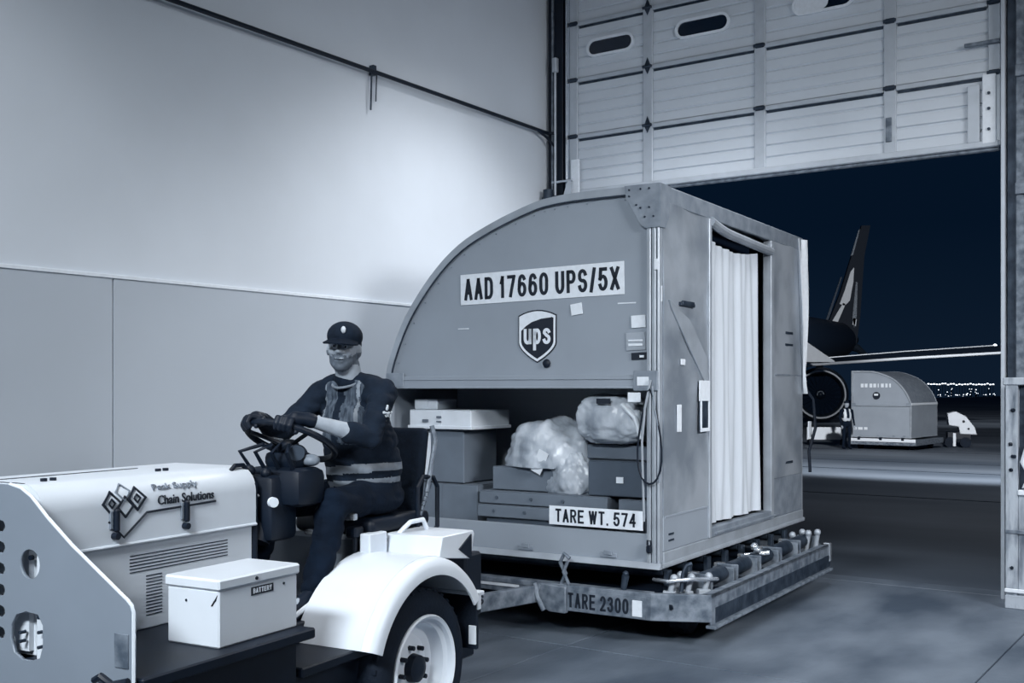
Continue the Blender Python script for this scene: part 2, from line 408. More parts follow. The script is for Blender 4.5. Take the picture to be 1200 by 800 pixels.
# left door post: dark column, tracks and the spring bumper
t = thing(ROOM, 'door_post', 'dark steel door post with pale tracks in the room corner', 'post', (.1, -.05, 0))
part('column', MB().box(.03, .20, -.09, -.0, 0, H, .004), BLACK, t)
part('track', MB().box(.235, .255, -.10, -.0, 0, H, .003), CHROME, t)
part('track', MB().box(.085, .10, -.12, -.09, 0, H, .003), STEEL, t)
part('conduit', MB().cyl((.135, -.125, 3.2), (.135, -.125, 4.72), .012, 8).box(.11, .16, -.15, -.1, 4.72, 4.86, .006), DOORF, t)
part('bumper', MB().box(.02, .28, -.2, -.12, 3.40, 3.50, .01).cyl((.10, -.2, 3.34), (.10, -.2, 3.56), .05, 12), STEELD, t)
part('bracket', MB().box(.09, .33, -.13, -.11, 3.63, 3.655, .004), CHROME, t)
part('chain_wheel', MB().prism([(.25, 3.42), (.33, 3.46), (.34, 3.62), (.30, 3.64), (.25, 3.5)], 'y', -.16, -.14), DOORF, t)

# right door post
t = thing(ROOM, 'door_post', 'grey steel door post at the right edge of the open doorway', 'post', (4.24, -.05, 0))
part('track', MB().box(4.195, 4.225, -.13, -.0, 0, H, .004), DOORF, t)
part('column', MB().box(4.235, 4.30, -.09, 0, 0, H, .004), STEELD, t)
part('channel', MB().box(4.30, 4.36, -.12, 0, 0, H, .006), STEEL, t)
part('channel', MB().box(4.375, 4.58, -.08, 0, 0, H, .006), STEELD, t)
for z in (3.1, 4.0, 4.9): part('bracket', MB().box(4.30, 4.42, -.15, -.11, z, z + .09, .005), STEEL, t)

# sectional door
cols = [.30, 1.113, 2.216, 3.338, 4.135]; RH = .55
dr = thing(ROOM, 'door_1', 'raised pale sectional overhead door of ribbed panels', 'door', (2.2, -.05, DOOR_Z)); tag(dr, kind='structure')
del dr['category']
def ribbed(x0, x1, z0, z1):
    prof = []; n = 5; st = (z1 - z0) / n; y = -.035
    prof.append((0, z0))
    for k in range(n):
        a = z0 + k * st
        prof += [(y, a + .003), (y, a + st - .022), (y + .012, a + st - .013), (y + .012, a + st - .006)]
    prof.append((0, z1))
    return MB().prism(prof, 'x', x0, x1)
for k in range(5):
    z0 = DOOR_Z + .05 + k * RH; z1 = z0 + RH - .035
    for c in range(4):
        pn = part('door_panel', ribbed(cols[c] + .03, cols[c + 1] - .03, z0, z1), DOORP, dr, smooth=False)
        if k == 2:
            cx = (cols[c] + cols[c + 1]) / 2; hw = .245 if c != 0 else .235
            fr = MB(); fr._add(outline([pill(cx, z0 + .26, hw + .025, .09), pill(cx, z0 + .26, hw, .065)], lambda u, v, w_: (u, -.045 + w_, v), .025))
            part('window_frame', fr, LABEL, pn)
            if c == 2: part('pane_glare', MB().prism(pill(cx - .10, z0 + .26, hw - .10, .066), 'y', -.05, -.0435), LABEL, pn, label='pale painted reflection over half of the pane')  # bright reflection in the glass, painted on as a pale piece
            part('pane', MB().prism(pill(cx, z0 + .26, hw + .005, .068), 'y', -.043, -.037), GLASSD, pn)
    for c in range(5):
        wd = .05 if 0 < c < 4 else .045
        part('stile', MB().box(cols[c] - wd, cols[c] + wd, -.055, -.0, z0 - .04, z1 + .005, .005), DOORF, dr, smooth=False)
        hz = z1 + .015
        if c != 1: part('hinge', MB().box(cols[c] - .04, cols[c] + .04, -.066, -.052, hz - .022, hz + .022, .006).cyl((cols[c] - .05, -.07, hz), (cols[c] + .05, -.07, hz), .014, 8), STEELD, dr)
        else: part('hinge', MB().prism([(cols[c] - .035, hz), (cols[c], hz + .085), (cols[c] + .035, hz), (cols[c], hz - .07)], 'y', -.062, -.052).cyl((cols[c] - .045, -.07, hz), (cols[c] + .045, -.07, hz), .014, 8), STEELD, dr)
    for c in range(4):
        part('rail', MB().box(cols[c] + .05, cols[c + 1] - .05, -.062, -.0, z1 - .012, z1 + .028, .004), DOORF, dr, smooth=False)
        part('gasket_strip', MB().box(cols[c] + .06, cols[c + 1] - .06, -.045, -.03, z1 - .035, z1 - .014), STEELD, dr, smooth=False, label='dark joint under the rail')  # solid dark gasket strip below each rail
part('bottom_rail', MB().box(DOOR_X0 + .03, DOOR_X1 - .03, -.07, 0, DOOR_Z, DOOR_Z + .055, .008), DOORF, dr, smooth=False)
part('rubber_seal', MB().box(DOOR_X0 + .03, DOOR_X1 - .03, -.05, -.01, DOOR_Z - .03, DOOR_Z, .008), STEEL, dr, smooth=False)
part('lock_plate', MB().box(3.305, 3.355, -.066, -.055, DOOR_Z + .14, DOOR_Z + .34, .004), STEEL, dr)
part('end_bracket', MB().box(3.94, 4.03, -.068, -.05, DOOR_Z + .05, DOOR_Z + .5, .004), DOORF, dr)
part('end_bracket', MB().box(4.05, 4.15, -.072, -.05, DOOR_Z + .03, DOOR_Z + .58, .004), LABEL, dr)
for z in (.14, .3, .42): part('bolt', MB().cyl((4.1, -.085, DOOR_Z + z), (4.1, -.07, DOOR_Z + z), .012, 8), STEELD, dr)
part('latch', MB().box(3.92, 4.18, -.09, -.07, DOOR_Z + .80, DOOR_Z + .83, .004), STEEL, dr)
part('bottom_bracket', MB().box(.29, .38, -.085, -.06, DOOR_Z, DOOR_Z + .35, .004), LABEL, dr)

# weathered guard at the right
t = thing(ROOM, 'door_guard', 'weathered pale boarded guard with a louvred opening beside the doorway', 'guard', (4.29, -.47, 0))
gx, gy = 4.29, -.47
part('stile', MB().box(gx, gx + .085, gy, gy + .09, 0.05, 1.69, .006), WOOD, t)
part('top_board', MB().box(gx - .015, gx + .62, gy - .012, gy + .2, 1.645, 1.70, .006), WOOD, t)
part('lower_panel', MB().box(gx + .085, gx + .6, gy + .012, gy + .05, .10, .86, .005), WOOD, t)
part('ledge', MB().box(gx + .085, gx + .6, gy - .01, gy + .06, .835, .875, .006), LABEL, t)
part('backing', MB().box(gx + .085, gx + .6, gy + .07, gy + .09, .86, 1.65), STEELD, t)
for k in range(7): part('slat', MB().box(gx + .13, gx + .6, gy + .03, gy + .07, 1.24 + k * .052, 1.265 + k * .052, .004), WOOD, t)
part('base_rail', MB().box(gx + .0, gx + .62, gy - .02, gy + .1, .0, .10, .006), WOOD, t)
part('base_rail', MB().box(gx + .0, gx + .62, gy - .03, gy - .02, .12, .15, .004), LABEL, t)
part('side_board', MB().box(gx, gx + .03, gy + .09, gy + .4, 0.05, 1.66, .005), WOOD, t)
part('mid_rail', MB().box(gx, gx + .6, gy - .006, gy, .55, .58, .003), STEEL, t)
for z in (.3, 1.02, 1.12, 1.21, 1.46): part('bolt', MB().cyl((gx + .045 + rnd.uniform(-.02, .05), gy - .012, z), (gx + .045, gy, z), .013, 8), BLACK, t)
part('rope', MB().tube([(gx + .16, gy, 1.22), (gx + .12, gy, 1.08), (gx + .17, gy, .98), (gx + .13, gy, .9), (gx + .22, gy, .89)], .02, 8), LABEL, t)

# ================================================================ CARGO CONTAINER
PROF = [(-2.2, 0), (-2.2, 1.21), (-2.165, 1.36), (-2.02, 1.665), (-1.79, 1.956), (-1.549, 2.16), (-1.268, 2.295), (-.953, 2.40), (-.779, 2.432), (-.526, 2.446), (0, 2.447)]
def smoothprof(z0):
    """outline of the curved end from height z0 up, refined"""
    P = [V((x, z, 0)) for x, z in PROF[1:]]
    out = []
    for i in range(len(P) - 1):
        p0, p1, p2, p3 = P[max(i - 1, 0)], P[i], P[i + 1], P[min(i + 2, len(P) - 1)]
        for k in range(4):
            q = k / 4
            c = .5 * ((2 * p1) + (p2 - p0) * q + (2 * p0 - 5 * p1 + 4 * p2 - p3) * q * q + (3 * p1 - p0 - 3 * p2 + p3) * q ** 3)
            out.append((c.x, c.y))
    out.append((0, 2.447))
    return out
def offset(pts, d):
    """shift an outline towards its inside (right/below)"""
    out = []
    for i, p in enumerate(pts):
        a = V((*pts[max(i - 1, 0)], 0)); b = V((*pts[min(i + 1, len(pts) - 1)], 0)); t_ = (b - a).normalized()
        out.append((p[0] + t_.y * d, p[1] - t_.x * d))
    return out
def label_plate(parent, body, x, z, w_, h, y=-.006, tilt=0, tw=.93, th=.62, m=LABEL, mi=INK, bold=.16, name='label_plate', left=None):
    M = Matrix.Translation((x, y, z)) @ Matrix.Rotation(R(tilt), 4, 'Y')
    pl = part(name, MB().box(0, w_, -.004, 0, 0, h, .001, M=M), m, parent)
    text('lettering', body, w_ * tw, h * th, M @ Matrix.Translation((w_ * (1 - tw) / 2 if left is None else left, -.004, h * (1 - th) / 2)), mi, pl, .002, bold)
    return pl
def shield(parent, x, z, w_, h, y=-.006, txt=True):
    def shp(s):
        a = w_ / 2 * s; top = h / 2 * s; pts = []
        for k in range(9): q = -1 + k / 4; pts.append((x + a * q, z + top - .10 * h * s * q * q))
        pts += [(x + a, z - .12 * h * s)]
        for k in range(1, 9): q = k / 8; pts.append((x + a * (1 - q ** 1.7), z - .12 * h * s - (.38 * h * s) * q))
        for k in range(7, 0, -1): q = k / 8; pts.append((x - a * (1 - q ** 1.7), z - .12 * h * s - (.38 * h * s) * q))
        pts += [(x - a, z - .12 * h * s)]
        return pts
    e = part('emblem', MB().prism(shp(1.0), 'y', y - .003, y), INK, parent, label='dark shield emblem with pale letters')
    mb = MB(); mb._add(outline([shp(.95), shp(.85)], lambda u, v, w2: (u, y - .004 + w2, v), .002))
    part('emblem_border', mb, LABEL, e)
    if txt:
        # pale swoosh along the top
        sw = [(x - .44 * w_, z + .36 * h)] + [(x + w_ * q, z + h * (.425 - .12 * q * q * 2)) for q in (-.2, 0, .2, .38)] + [(x + .36 * w_, z + .35 * h), (x + .1 * w_, z + .33 * h), (x - .15 * w_, z + .27 * h), (x - .3 * w_, z + .20 * h), (x - .44 * w_, z + .10 * h)]
        part('emblem_swoosh', MB().prism(sw, 'y', y - .0045, y - .003), INKG if False else LABEL, e)
        text('lettering', 'ups', w_ * .70, h * .30, Matrix.Translation((x - w_ * .35, y - .0048, z - h * .15)), LABEL, e, .003, .2)
    return e

def container(fr, z0, name, label, full=True, flip=False, group=None):
    s = -1 if flip else 1
    fr2 = fr
    t = thing(fr2, name, label, 'cargo container', (0, 0, z0), group)
    L = 3.0
    def part_(n, mb, m, par=t, **k):
        bmesh.ops.translate(mb.bm, vec=(0, 0, z0), verts=mb.bm.verts)
        if flip:
            bmesh.ops.scale(mb.bm, vec=(-1, 1, 1), verts=mb.bm.verts); bmesh.ops.reverse_faces(mb.bm, faces=mb.bm.faces)
        return part(n, mb, m, par, **k)
    arc = smoothprof(1.21)
    inner = offset(arc, .055); inner[-1] = (0, 2.392)
    part_('rim_line', MB().prism(offset(arc, .050) + offset(arc, .058)[::-1], 'y', -.016, -.004), STEELD)
    # floor tray with lip
    part_('base_plate', MB().box(-2.22, .02, -.02, L + .02, 0, .03, .006).prism([(-.045, .0), (-.0, .0), (0, .035), (-.02, .035)], 'x', -2.22, .02), ALU)
    part_('base_rail', MB().box(-2.2, -.055, 0, .04, .03, .215, .004), PANEL)
    for x in (-2.0, -1.62, -1.05, -.42):
        part_('latch_plate', MB().box(x, x + .12, -.012, 0, .045, .075, .003).box(x + .03, x + .09, -.018, -.008, .06, .09, .003), ALUD)
    # curved end panel and its rim
    part_('end_panel', MB().prism(offset(arc, .03) + [(-.03, 2.41), (-.03, 1.2), (-2.16, 1.2)], 'y', .012, .03), PANEL)
    for y0, y1 in ((-.012, .05), (L - .05, L + .012)):
        part_('arch_rim', MB().prism(arc + inner[::-1], 'y', y0, y1), ALU)
    # the curved roof, a separate skin
    part_('roof_skin', MB().prism(offset(arc, .01) + offset(arc, .03)[::-1], 'y', .05, L - .05), ALU if full else ALUD)
    part_('side_panel', MB().box(-2.2, -2.18, .04, L - .04, .03, 1.24), PANEL)
    # beam across the end
    bm_ = part_('beam', MB().box(-2.15, -.02, -.022, .03, 1.145, 1.235, .004).box(-2.13, -.13, -.03, -.015, 1.145, 1.16, .003).box(-2.03, -.16, -.028, -.02, 1.205, 1.212, .001), PANEL)
    part_('gusset', MB().box(-2.18, -2.02, -.03, -.018, 1.145, 1.26, .004), ALUD)
    part_('gusset', MB().box(-.17, .0, -.034, -.018, 1.13, 1.26, .004), ALUD)
    # corner posts
    cp = MB()
    for (a, b_) in ((-.085, -.055), (-.05, -.02), (-.016, .004)):
        cp.box(a, b_, -.016, .04, .03, 2.43, .006)
    part_('corner_post', cp, ALU)
    part_('corner_post', MB().box(-.04, .004, L - .05, L + .01, .03, 2.43, .006), ALU)
    part_('corner_post', MB().box(-2.2, -2.15, -.012, .04, .03, 1.23, .006), ALU)
    part_('corner_post', MB().box(-2.2, -2.15, L - .05, L + .012, .03, 1.23, .006), ALU)
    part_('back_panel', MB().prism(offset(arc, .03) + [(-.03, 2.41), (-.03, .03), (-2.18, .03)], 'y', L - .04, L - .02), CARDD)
    part_('liner', MB().box(-2.17, -.05, .88, .90, .03, 1.24), WALL2)
    part_('interior_floor', MB().box(-2.18, -.04, .04, L - .04, .03, .06), STEELD)
    if full:
        g = part_('corner_gusset', MB().prism([(-.235, 2.45), (0.008, 2.45), (0.008, 2.17), (-.085, 2.17), (-.12, 2.19), (-.225, 2.37)], 'y', -.026, -.012).prism([(-.02, 2.45), (.15, 2.45), (.12, 2.25), (.06, 2.17), (-.02, 2.17)], 'x', .0, .014), ALUD)
        for x, z in ((-.2, 2.42), (-.2, 2.38), (-.12, 2.42), (-.12, 2.3), (-.09, 2.24), (-.06, 2.42), (-.06, 2.3), (-.03, 2.24), (-.15, 2.32)):
            part_('rivet', MB().cyl((x, -.032, z), (x, -.024, z), .007, 6), STEELD, g)
        for x in [-.3 - .12 * k for k in range(14)]:
            pass
    # side with the doorway
    part_('top_rail', MB().box(-.03, .012, .04, L, 2.33, 2.447, .006), ALUD)
    part_('sill_rail', MB().box(-.03, .012, .04, L, .0, .10, .006).box(.004, .025, 0, L, -.0, .02, .004), ALU)
    if full:
        def dent(y0, y1, z0_, z1_, x=.0, amp=.012, sd=0):
            return lambda u, v: (x + amp * noise.noise(V((u * 2.2 + sd, v * 5 + sd, sd))), y0 + (y1 - y0) * u, z0_ + (z1_ - z0_) * v)
        part_('side_skin', MB().sheet(dent(.04, .82, .33, 2.34, sd=3), 16, 34, .01), SHINY, label='polished dented aluminium skin left of the doorway')
        part_('kick_panel', MB().box(-.02, .008, .04, .84, .10, .33, .005).box(.006, .012, .06, .8, .315, .33, .002), PANEL)
        part_('side_skin', MB().sheet(dent(2.2, L - .04, .42, 2.34, sd=11), 14, 34, .01), SHINY, label='polished dented aluminium skin right of the doorway')
        part_('kick_panel', MB().box(-.02, .008, 2.16, L - .04, .10, .42, .005), ALUD)
        part_('door_jamb', MB().box(-.03, .022, .80, .845, .10, 2.33, .005), ALU)
        part_('door_jamb', MB().box(-.05, .022, 2.12, 2.19, .10, 2.33, .005), ALU)
        part_('door_threshold', MB().box(-.06, .02, .84, 2.14, .10, .17, .005).box(.0, .03, .9, 2.3, .115, .135, .004), ALUD)
        part_('door_header', MB().tube([(.01, .84 + .1 * k, 2.315 - .035 * math.sin(min(k, 4) / 4 * math.pi / 2) - .003 * k) for k in range(14)], .035, 10), ALU)
        def cur(u, v):
            y = .86 + 1.08 * u + .05 * (1 - v) * u
            z = .19 + 2.02 * v - .05 * math.sin(u * math.pi) * v
            return (-.03 + .018 * math.sin(u * 21 + 1.5 * math.sin(v * 3)) * (1.1 - v * .6) + .01 * math.sin(u * 55), y, z)
        part_('door_curtain', MB().sheet(cur, 70, 20, .004), CURT, label='pale hanging fabric curtain in the doorway')
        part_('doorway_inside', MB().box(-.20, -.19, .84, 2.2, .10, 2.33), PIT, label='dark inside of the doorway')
        part_('handle', MB().box(0.0, .03, .28, .52, 1.69, 1.715, .004).box(.02, .034, .3, .5, 1.70, 1.725, .003), STEELD)
        part_('brace', MB().prism([(.1, 1.72), (.14, 1.66), (.74, 1.16), (.74, 1.36), (.45, 1.6)], 'x', .012, .026, b=.003), ALU)
        part_('document_pouch', MB().box(.02, .03, .60, .76, .86, 1.19, .003), STEELD, label='grey pouch hung beside the doorway')
        part_('document', MB().box(.03, .036, .58, .77, 1.06, 1.2, .002).box(.03, .037, .60, .625, .86, 1.06, .002).box(.03, .037, .745, .77, .86, 1.06, .002).box(.03, .037, .6, .77, .85, .875, .002), LABEL)
        part_('tag_strip', MB().box(.014, .02, .24, .31, .86, 1.04, .002), LABEL)
        part_('tag_strip', MB().box(.014, .02, .30, .37, 1.30, 1.34, .002), LABEL)
        part_('rail_tag', MB().box(.0, .006, .015, .03, 1.70, 1.8, .001).box(-.03, -.005, -.022, -.016, 1.90, 1.97, .002), LABEL)
        part_('side_rib', MB().box(.006, .016, 2.25, L - .06, 1.25, 1.265, .002), ALUD)
        for z in (.52, 1.6, 1.5): part_('side_mark', MB().box(.012, .016, 2.35 + z * .1, 2.7, z, z + .02, .001), STEELD)
        # straps on the near corner
        lp = []
        for k in range(25):
            a = 2 * math.pi * k / 24
            lp.append((-.045 + .075 * math.sin(a) * (1 - .55 * math.cos(a)), -.055, .84 + .30 * math.cos(a)))
        part_('strap_loop', MB().tube(lp[:-1], .007, 6, closed=True), BLACK)
        part_('strap', MB().tube([(-.04, -.05, 1.2), (-.075, -.06, 1.02), (-.10, -.05, .8), (-.085, -.05, .3)], .008, 6), ALU)
        part_('strap', MB().tube([(-.03, -.05, 1.16), (-.005, -.06, 1.0), (.03, -.05, .85), (.02, -.05, .55)], .008, 6), ALUD)
        part_('padlock', MB().box(-.075, -.04, -.05, -.02, .10, .15, .008).tube([(-.07, -.035, .15), (-.07, -.035, .18), (-.045, -.035, .18), (-.045, -.035, .15)], .006, 6), BLACK)
        part_('slot_mark', MB().box(.008, .013, .12, .2, .20, .212).box(.008, .013, .12, .2, .16, .172), STEELD)
        # loose film on the far corner
        def film(u, v):
            a = u * 3.0
            return (.02 + .03 * math.sin(a * 2 + v * 3), L - .16 * (1 - u) * min(1, (v) ** .5 * 1.2) + .03 * u, 1.1 + 1.33 * v + .0 * u)
        part_('loose_film', MB().sheet(film, 8, 20, .003), LABEL, label='torn pale film hanging on the far corner')
        part_('side_strap', MB().tube([(.02, L + .02, 1.15), (.08, L + .06, 1.05), (.10, L + .06, .8), (.05, L + .04, .6), (.06, L + .04, .42)], .014, 8), BLACK)
        part_('strap_tag', MB().box(.05, .06, L + .0, L + .09, .72, .86, .003), LABEL)
    return t, part_

cont, cpart = container(ULD, ULD_Z, 'cargo_container', 'big aluminium container with curved roof and open cargo window behind the driver')
PZ = Matrix.Translation((0, 0, 0))
def cp_lp(*a, **k): return label_plate(cont, *a, **k)
# identification strip: from px (538,327)-(734,311) to (538,359)-(734,344)
label_plate(cont, 'AAD 17660 UPS/5X', -1.535, ULD_Z + 1.735, 1.285, .215, y=.010, tilt=-1.0, th=.72, tw=.95, bold=.155)
shield(cont, -.905, ULD_Z + 1.50, .30, .36, y=.008)
part('seal_blob', MB().ell((-.83, 0, ULD_Z + 1.315), (.03, .014, .03)), BLACK, cont)
for x, z, w_, h, m in ((-.64, 1.63, .085, .075, LABEL), (-.20, 1.535, .10, .08, LABEL), (-.235, 1.39, .135, .115, ALU), (-.20, 1.33, .11, .045, INK)):
    part('sticker', MB().box(x, x + w_, .004, .010, ULD_Z + z, ULD_Z + z + h, .001, M=(Matrix.Translation((x, 0, ULD_Z + z)) @ Matrix.Rotation(R(-8 if x == -.64 else -2), 4, 'Y') @ Matrix.Translation((-x, 0, -ULD_Z - z)))), m, cont)
part('sticker', MB().box(-.14, -.11, .0, .004, ULD_Z + 1.345, ULD_Z + 1.36).box(-.22, -.12, .0, .003, ULD_Z + 1.42, ULD_Z + 1.435).box(-.22, -.12, .0, .003, ULD_Z + 1.45, ULD_Z + 1.46), LABEL, cont)
part('sticker', MB().box(-.205, -.115, -.038, -.034, ULD_Z + 1.06, ULD_Z + 1.12), LABEL, cont)
part('sticker', MB().box(-.14, -.06, -.038, -.034, ULD_Z + 1.165, ULD_Z + 1.22), LABEL, cont)
part('scratch', MB().box(-1.56, -1.47, .008, .011, ULD_Z + 1.565, ULD_Z + 1.572, M=Matrix.Identity(4)).box(-.30, -.17, .008, .011, ULD_Z + 1.695, ULD_Z + 1.703), LABEL, cont)
for i, (x, z) in enumerate([(q[0], q[1]) for q in offset(smoothprof(1.2), .08)[2:-2:2]]):
    part('rivet', MB().cyl((x, .004, ULD_Z + z), (x, .014, ULD_Z + z), .005, 6), ALUD, cont)
label_plate(cont, 'TARE WT. 574', -.80, ULD_Z + .235, .69, .125, y=-.012, tilt=0, th=.72, tw=.86)

# cargo, each piece its own thing, standing on the container floor
CF = ULD_Z + .06
def carton(name, label, x0, x1, y0, y1, z0, z1, m, rot=0, group=None, tape=True, flap=True):
    cx, cy = (x0 + x1) / 2, (y0 + y1) / 2
    t = thing(ULD, name, label, 'box', (cx, cy, z0), group)
    M = Matrix.Translation((cx, cy, 0)) @ Matrix.Rotation(R(rot), 4, 'Z') @ Matrix.Translation((-cx, -cy, 0))
    part('body', MB().box(x0, x1, y0, y1, z0, z1, .006, M=M), m, t)
    if flap: part('flap', MB().box(x0 + .002, x1 - .002, y0 + .002, (y0 + y1) / 2 - .003, z1, z1 + .004, M=M).box(x0 + .002, x1 - .002, (y0 + y1) / 2 + .003, y1 - .002, z1, z1 + .004, M=M), m, t, smooth=False)
    if tape: part('tape', MB().box(cx - .02, cx + .02, y0 - .003, y0, z0 + .02, z1, M=M), CARDL if m == CARDL else CARD, t, smooth=False)
    return t, M
carton('cardboard_box', 'lowest brown cardboard box at the left end of the cargo window', -2.12, -1.47, .12, .62, CF, CF + .39, CARD)
t, M = carton('cardboard_box', 'brown cardboard box with a pale tape strip under the white flat box', -2.0, -1.60, .14, .58, CF + .40, CF + .78, CARD, tape=False)
part('label', MB().box(-1.975, -1.895, .132, .14, CF + .43, CF + .76), CARDL, t)
t, M = carton('flat_box', 'flat white box lying on the stack of brown boxes', -2.06, -1.50, .10, .60, CF + .79, CF + .925, CARDL, rot=-1.5)
part('lid_edge', MB().box(-2.07, -1.49, .09, .61, CF + .79, CF + .815, .003, M=M), CARDL, t)
part('print', MB().box(-1.93, -1.88, .085, .094, CF + .84, CF + .86, M=M), CARD, t)
part('print', MB().box(-1.80, -1.76, .085, .094, CF + .87, CF + .885, M=M).box(-1.80, -1.76, .085, .094, CF + .84, CF + .85, M=M), CARD, t)
carton('parcel', 'small pale parcel on top of the flat white box', -2.1, -1.9, .2, .5, CF + .93, CF + 1.0, CARDL, rot=6)
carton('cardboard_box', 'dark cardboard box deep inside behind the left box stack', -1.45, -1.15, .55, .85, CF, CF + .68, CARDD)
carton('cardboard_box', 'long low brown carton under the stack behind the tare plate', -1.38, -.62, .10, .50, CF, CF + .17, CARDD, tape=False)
t, M = carton('long_carton', 'long flat carton with side holes, lower of the two', -1.44, -.42, .08, .50, CF + .18, CF + .265, CARD, rot=.8, tape=False)
for x in (-1.30, -1.05, -.8): part('hole', MB().cyl((x, .07, CF + .225), (x, .082, CF + .225), .012, 8), CARDD, t)
t, M = carton('long_carton', 'long flat carton with side holes, upper of the two', -1.43, -.42, .085, .50, CF + .275, CF + .36, CARD, rot=.5, tape=False)
for x in (-1.28, -1.0, -.75): part('hole', MB().cyl((x, .072, CF + .32), (x, .087, CF + .32), .012, 8), CARDD, t)
carton('cardboard_box', 'grey carton beneath the plastic-wrapped bundle', -1.36, -.86, .15, .6, CF + .37, CF + .53, CARD, tape=False)
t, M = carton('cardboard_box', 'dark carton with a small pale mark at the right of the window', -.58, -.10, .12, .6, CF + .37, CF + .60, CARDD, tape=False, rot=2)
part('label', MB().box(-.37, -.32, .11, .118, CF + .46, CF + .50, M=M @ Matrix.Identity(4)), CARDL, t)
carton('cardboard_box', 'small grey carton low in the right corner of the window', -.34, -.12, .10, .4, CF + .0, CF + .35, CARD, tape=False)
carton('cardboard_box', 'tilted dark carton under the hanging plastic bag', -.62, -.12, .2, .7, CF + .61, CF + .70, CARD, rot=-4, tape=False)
def blob(cx, cy, cz_, rx, ry, rz, seed, amp=.18, zmin=None, sq=1.0, folds=True):
    t = bmesh.new(); bmesh.ops.create_icosphere(t, subdivisions=5, radius=1)
    for v in t.verts:
        d = v.co.normalized()
        q = 1 + amp * noise.noise(d * 1.6 + V((seed, 0, 0))) + amp * .55 * abs(noise.noise(d * 4.5 + V((0, seed, 0)))) - amp * .35 * abs(noise.noise(V((d.x * 9, d.y * 9, d.z * 3)) + V((0, 0, seed))))
        if sq != 1: d = V([math.copysign(abs(c_) ** sq, c_) for c_ in d])
        if folds: q += amp * .16 * math.sin(19 * math.atan2(d.z + .55, d.x - 1.0) + 5 * noise.noise(d * 2.5)) * (1 - abs(d.y))
        v.co = V((d.x * rx * q, d.y * ry * q, d.z * rz * q)) + V((cx, cy, cz_))
        if zmin is not None and v.co.z < zmin: v.co.z = zmin + (v.co.z - zmin) * .06
    return t
t = thing(ULD, 'wrapped_bundle', 'large crumpled plastic-wrapped bundle in the middle of the cargo window', 'bundle', (-1.0, .35, CF + .53))
mb = MB(); mb._add(blob(-.98, .33, CF + .58, .37, .24, .29, 3, zmin=CF + .54)); part('plastic_wrap', mb, PLAST, t, angle=60)
mb = MB(); mb._add(blob(-.78, .24, CF + .47, .17, .13, .21, 8, .25, zmin=CF + .365)); part('plastic_tail', mb, PLAST, t, angle=60)
part('label', MB().box(-.98, -.90, .095, .10, CF + .5, CF + .66, M=Matrix.Translation((-.94, 0, CF + .58)) @ Matrix.Rotation(R(25), 4, 'Y') @ Matrix.Translation((.94, 0, -CF - .58))), CARDL, t)
t = thing(ULD, 'plastic_bag', 'pale plastic bag hanging in the upper right of the cargo window', 'bag', (-.45, .3, CF + .70))
mb = MB(); mb._add(blob(-.43, .22, CF + .885, *(.25, .17, .155), 21, .14, None, .62)); part('bag', mb, PLAST, t, angle=60)
part('label', MB().box(-.47, -.37, .035, .045, CF + .985, CF + 1.02), INK, t)
part('knot', MB().tube([(-.3, .07, CF + .98), (-.2, .05, CF + .9), (-.16, .07, CF + .76)], .018, 8), LABEL, t)

# ================================================================ DOLLY under the container
dl = thing(ULD, 'cargo_dolly', 'low steel roller dolly carrying the big container', 'dolly', (-1.1, 1.3, 0))
DL, ZT = 2.62, .34
part('front_beam', MB().box(-2.3, -.0, -.15, -.07, ZT - .035, ZT, .004).box(-.80, -.0, -.15, -.12, .17, ZT - .03, .004).box(-2.3, -.8, -.14, -.10, .25, ZT - .03, .003), STEEL, dl)
part('corner_beam', MB().prism([(0, -.15), (.35, 0), (.31, .03), (0, -.10)], 'z', .17, ZT, b=.004), STEEL, dl)
sr = part('side_beam', MB().box(.28, .35, 0, DL, ZT - .02, ZT, .003).box(.335, .35, .0, DL, .15, ZT, .003).box(.31, .375, .0, DL, .13, .15, .003), STEEL, dl)
part('reflector_band', MB().box(.35, .354, .06, DL - .02, .16, .255, .001), STEELD, sr, label='dark painted band along the side beam')
part('end_cap', MB().box(.30, .36, DL - .04, DL + .01, .2, ZT + .012, .006), CHROME, dl)
part('side_beam', MB().box(-2.35, -2.28, -.12, DL, .15, ZT, .004), STEEL, dl)
part('rear_beam', MB().box(-2.3, .34, DL - .06, DL, .15, ZT, .004), STEEL, dl)
part('deck', MB().box(-2.28, .0, -.06, DL - .07, .2, .27, .003), PIT, dl)
part('deck', MB().box(.003, .27, .12, DL - .07, .2, .27, .003), PIT, dl)
for k in range(8):
    y = .12 + k * .34
    part('roller', MB().cyl((-2.15, y, .435), (-.02, y, .435), .037, 14), STEELD, dl)
    part('roller_bracket', MB().box(-2.2, -2.155, y - .03, y + .03, .26, .45, .004), STEELD, dl)
    part('roller_bracket', MB().box(-.015, .02, y - .03, y + .03, .26, .45, .004), STEELD, dl)
for k in range(5):
    y = .30 + k * .47
    part('edge_roller', MB().cyl((.17, y, .375), (.17, y + .33, .375), .052, 14), STEELD, dl)
    part('roller_bracket', MB().box(.10, .25, y - .045, y - .02, .27, .42, .004), STEEL, dl)
    part('roller_bracket', MB().box(.10, .25, y + .35, y + .37, .27, .41, .004), STEEL, dl)
    part('roller_bracket', MB().box(.02, .09, y + .1, y + .16, .33, .40, .006), CHROME, dl)
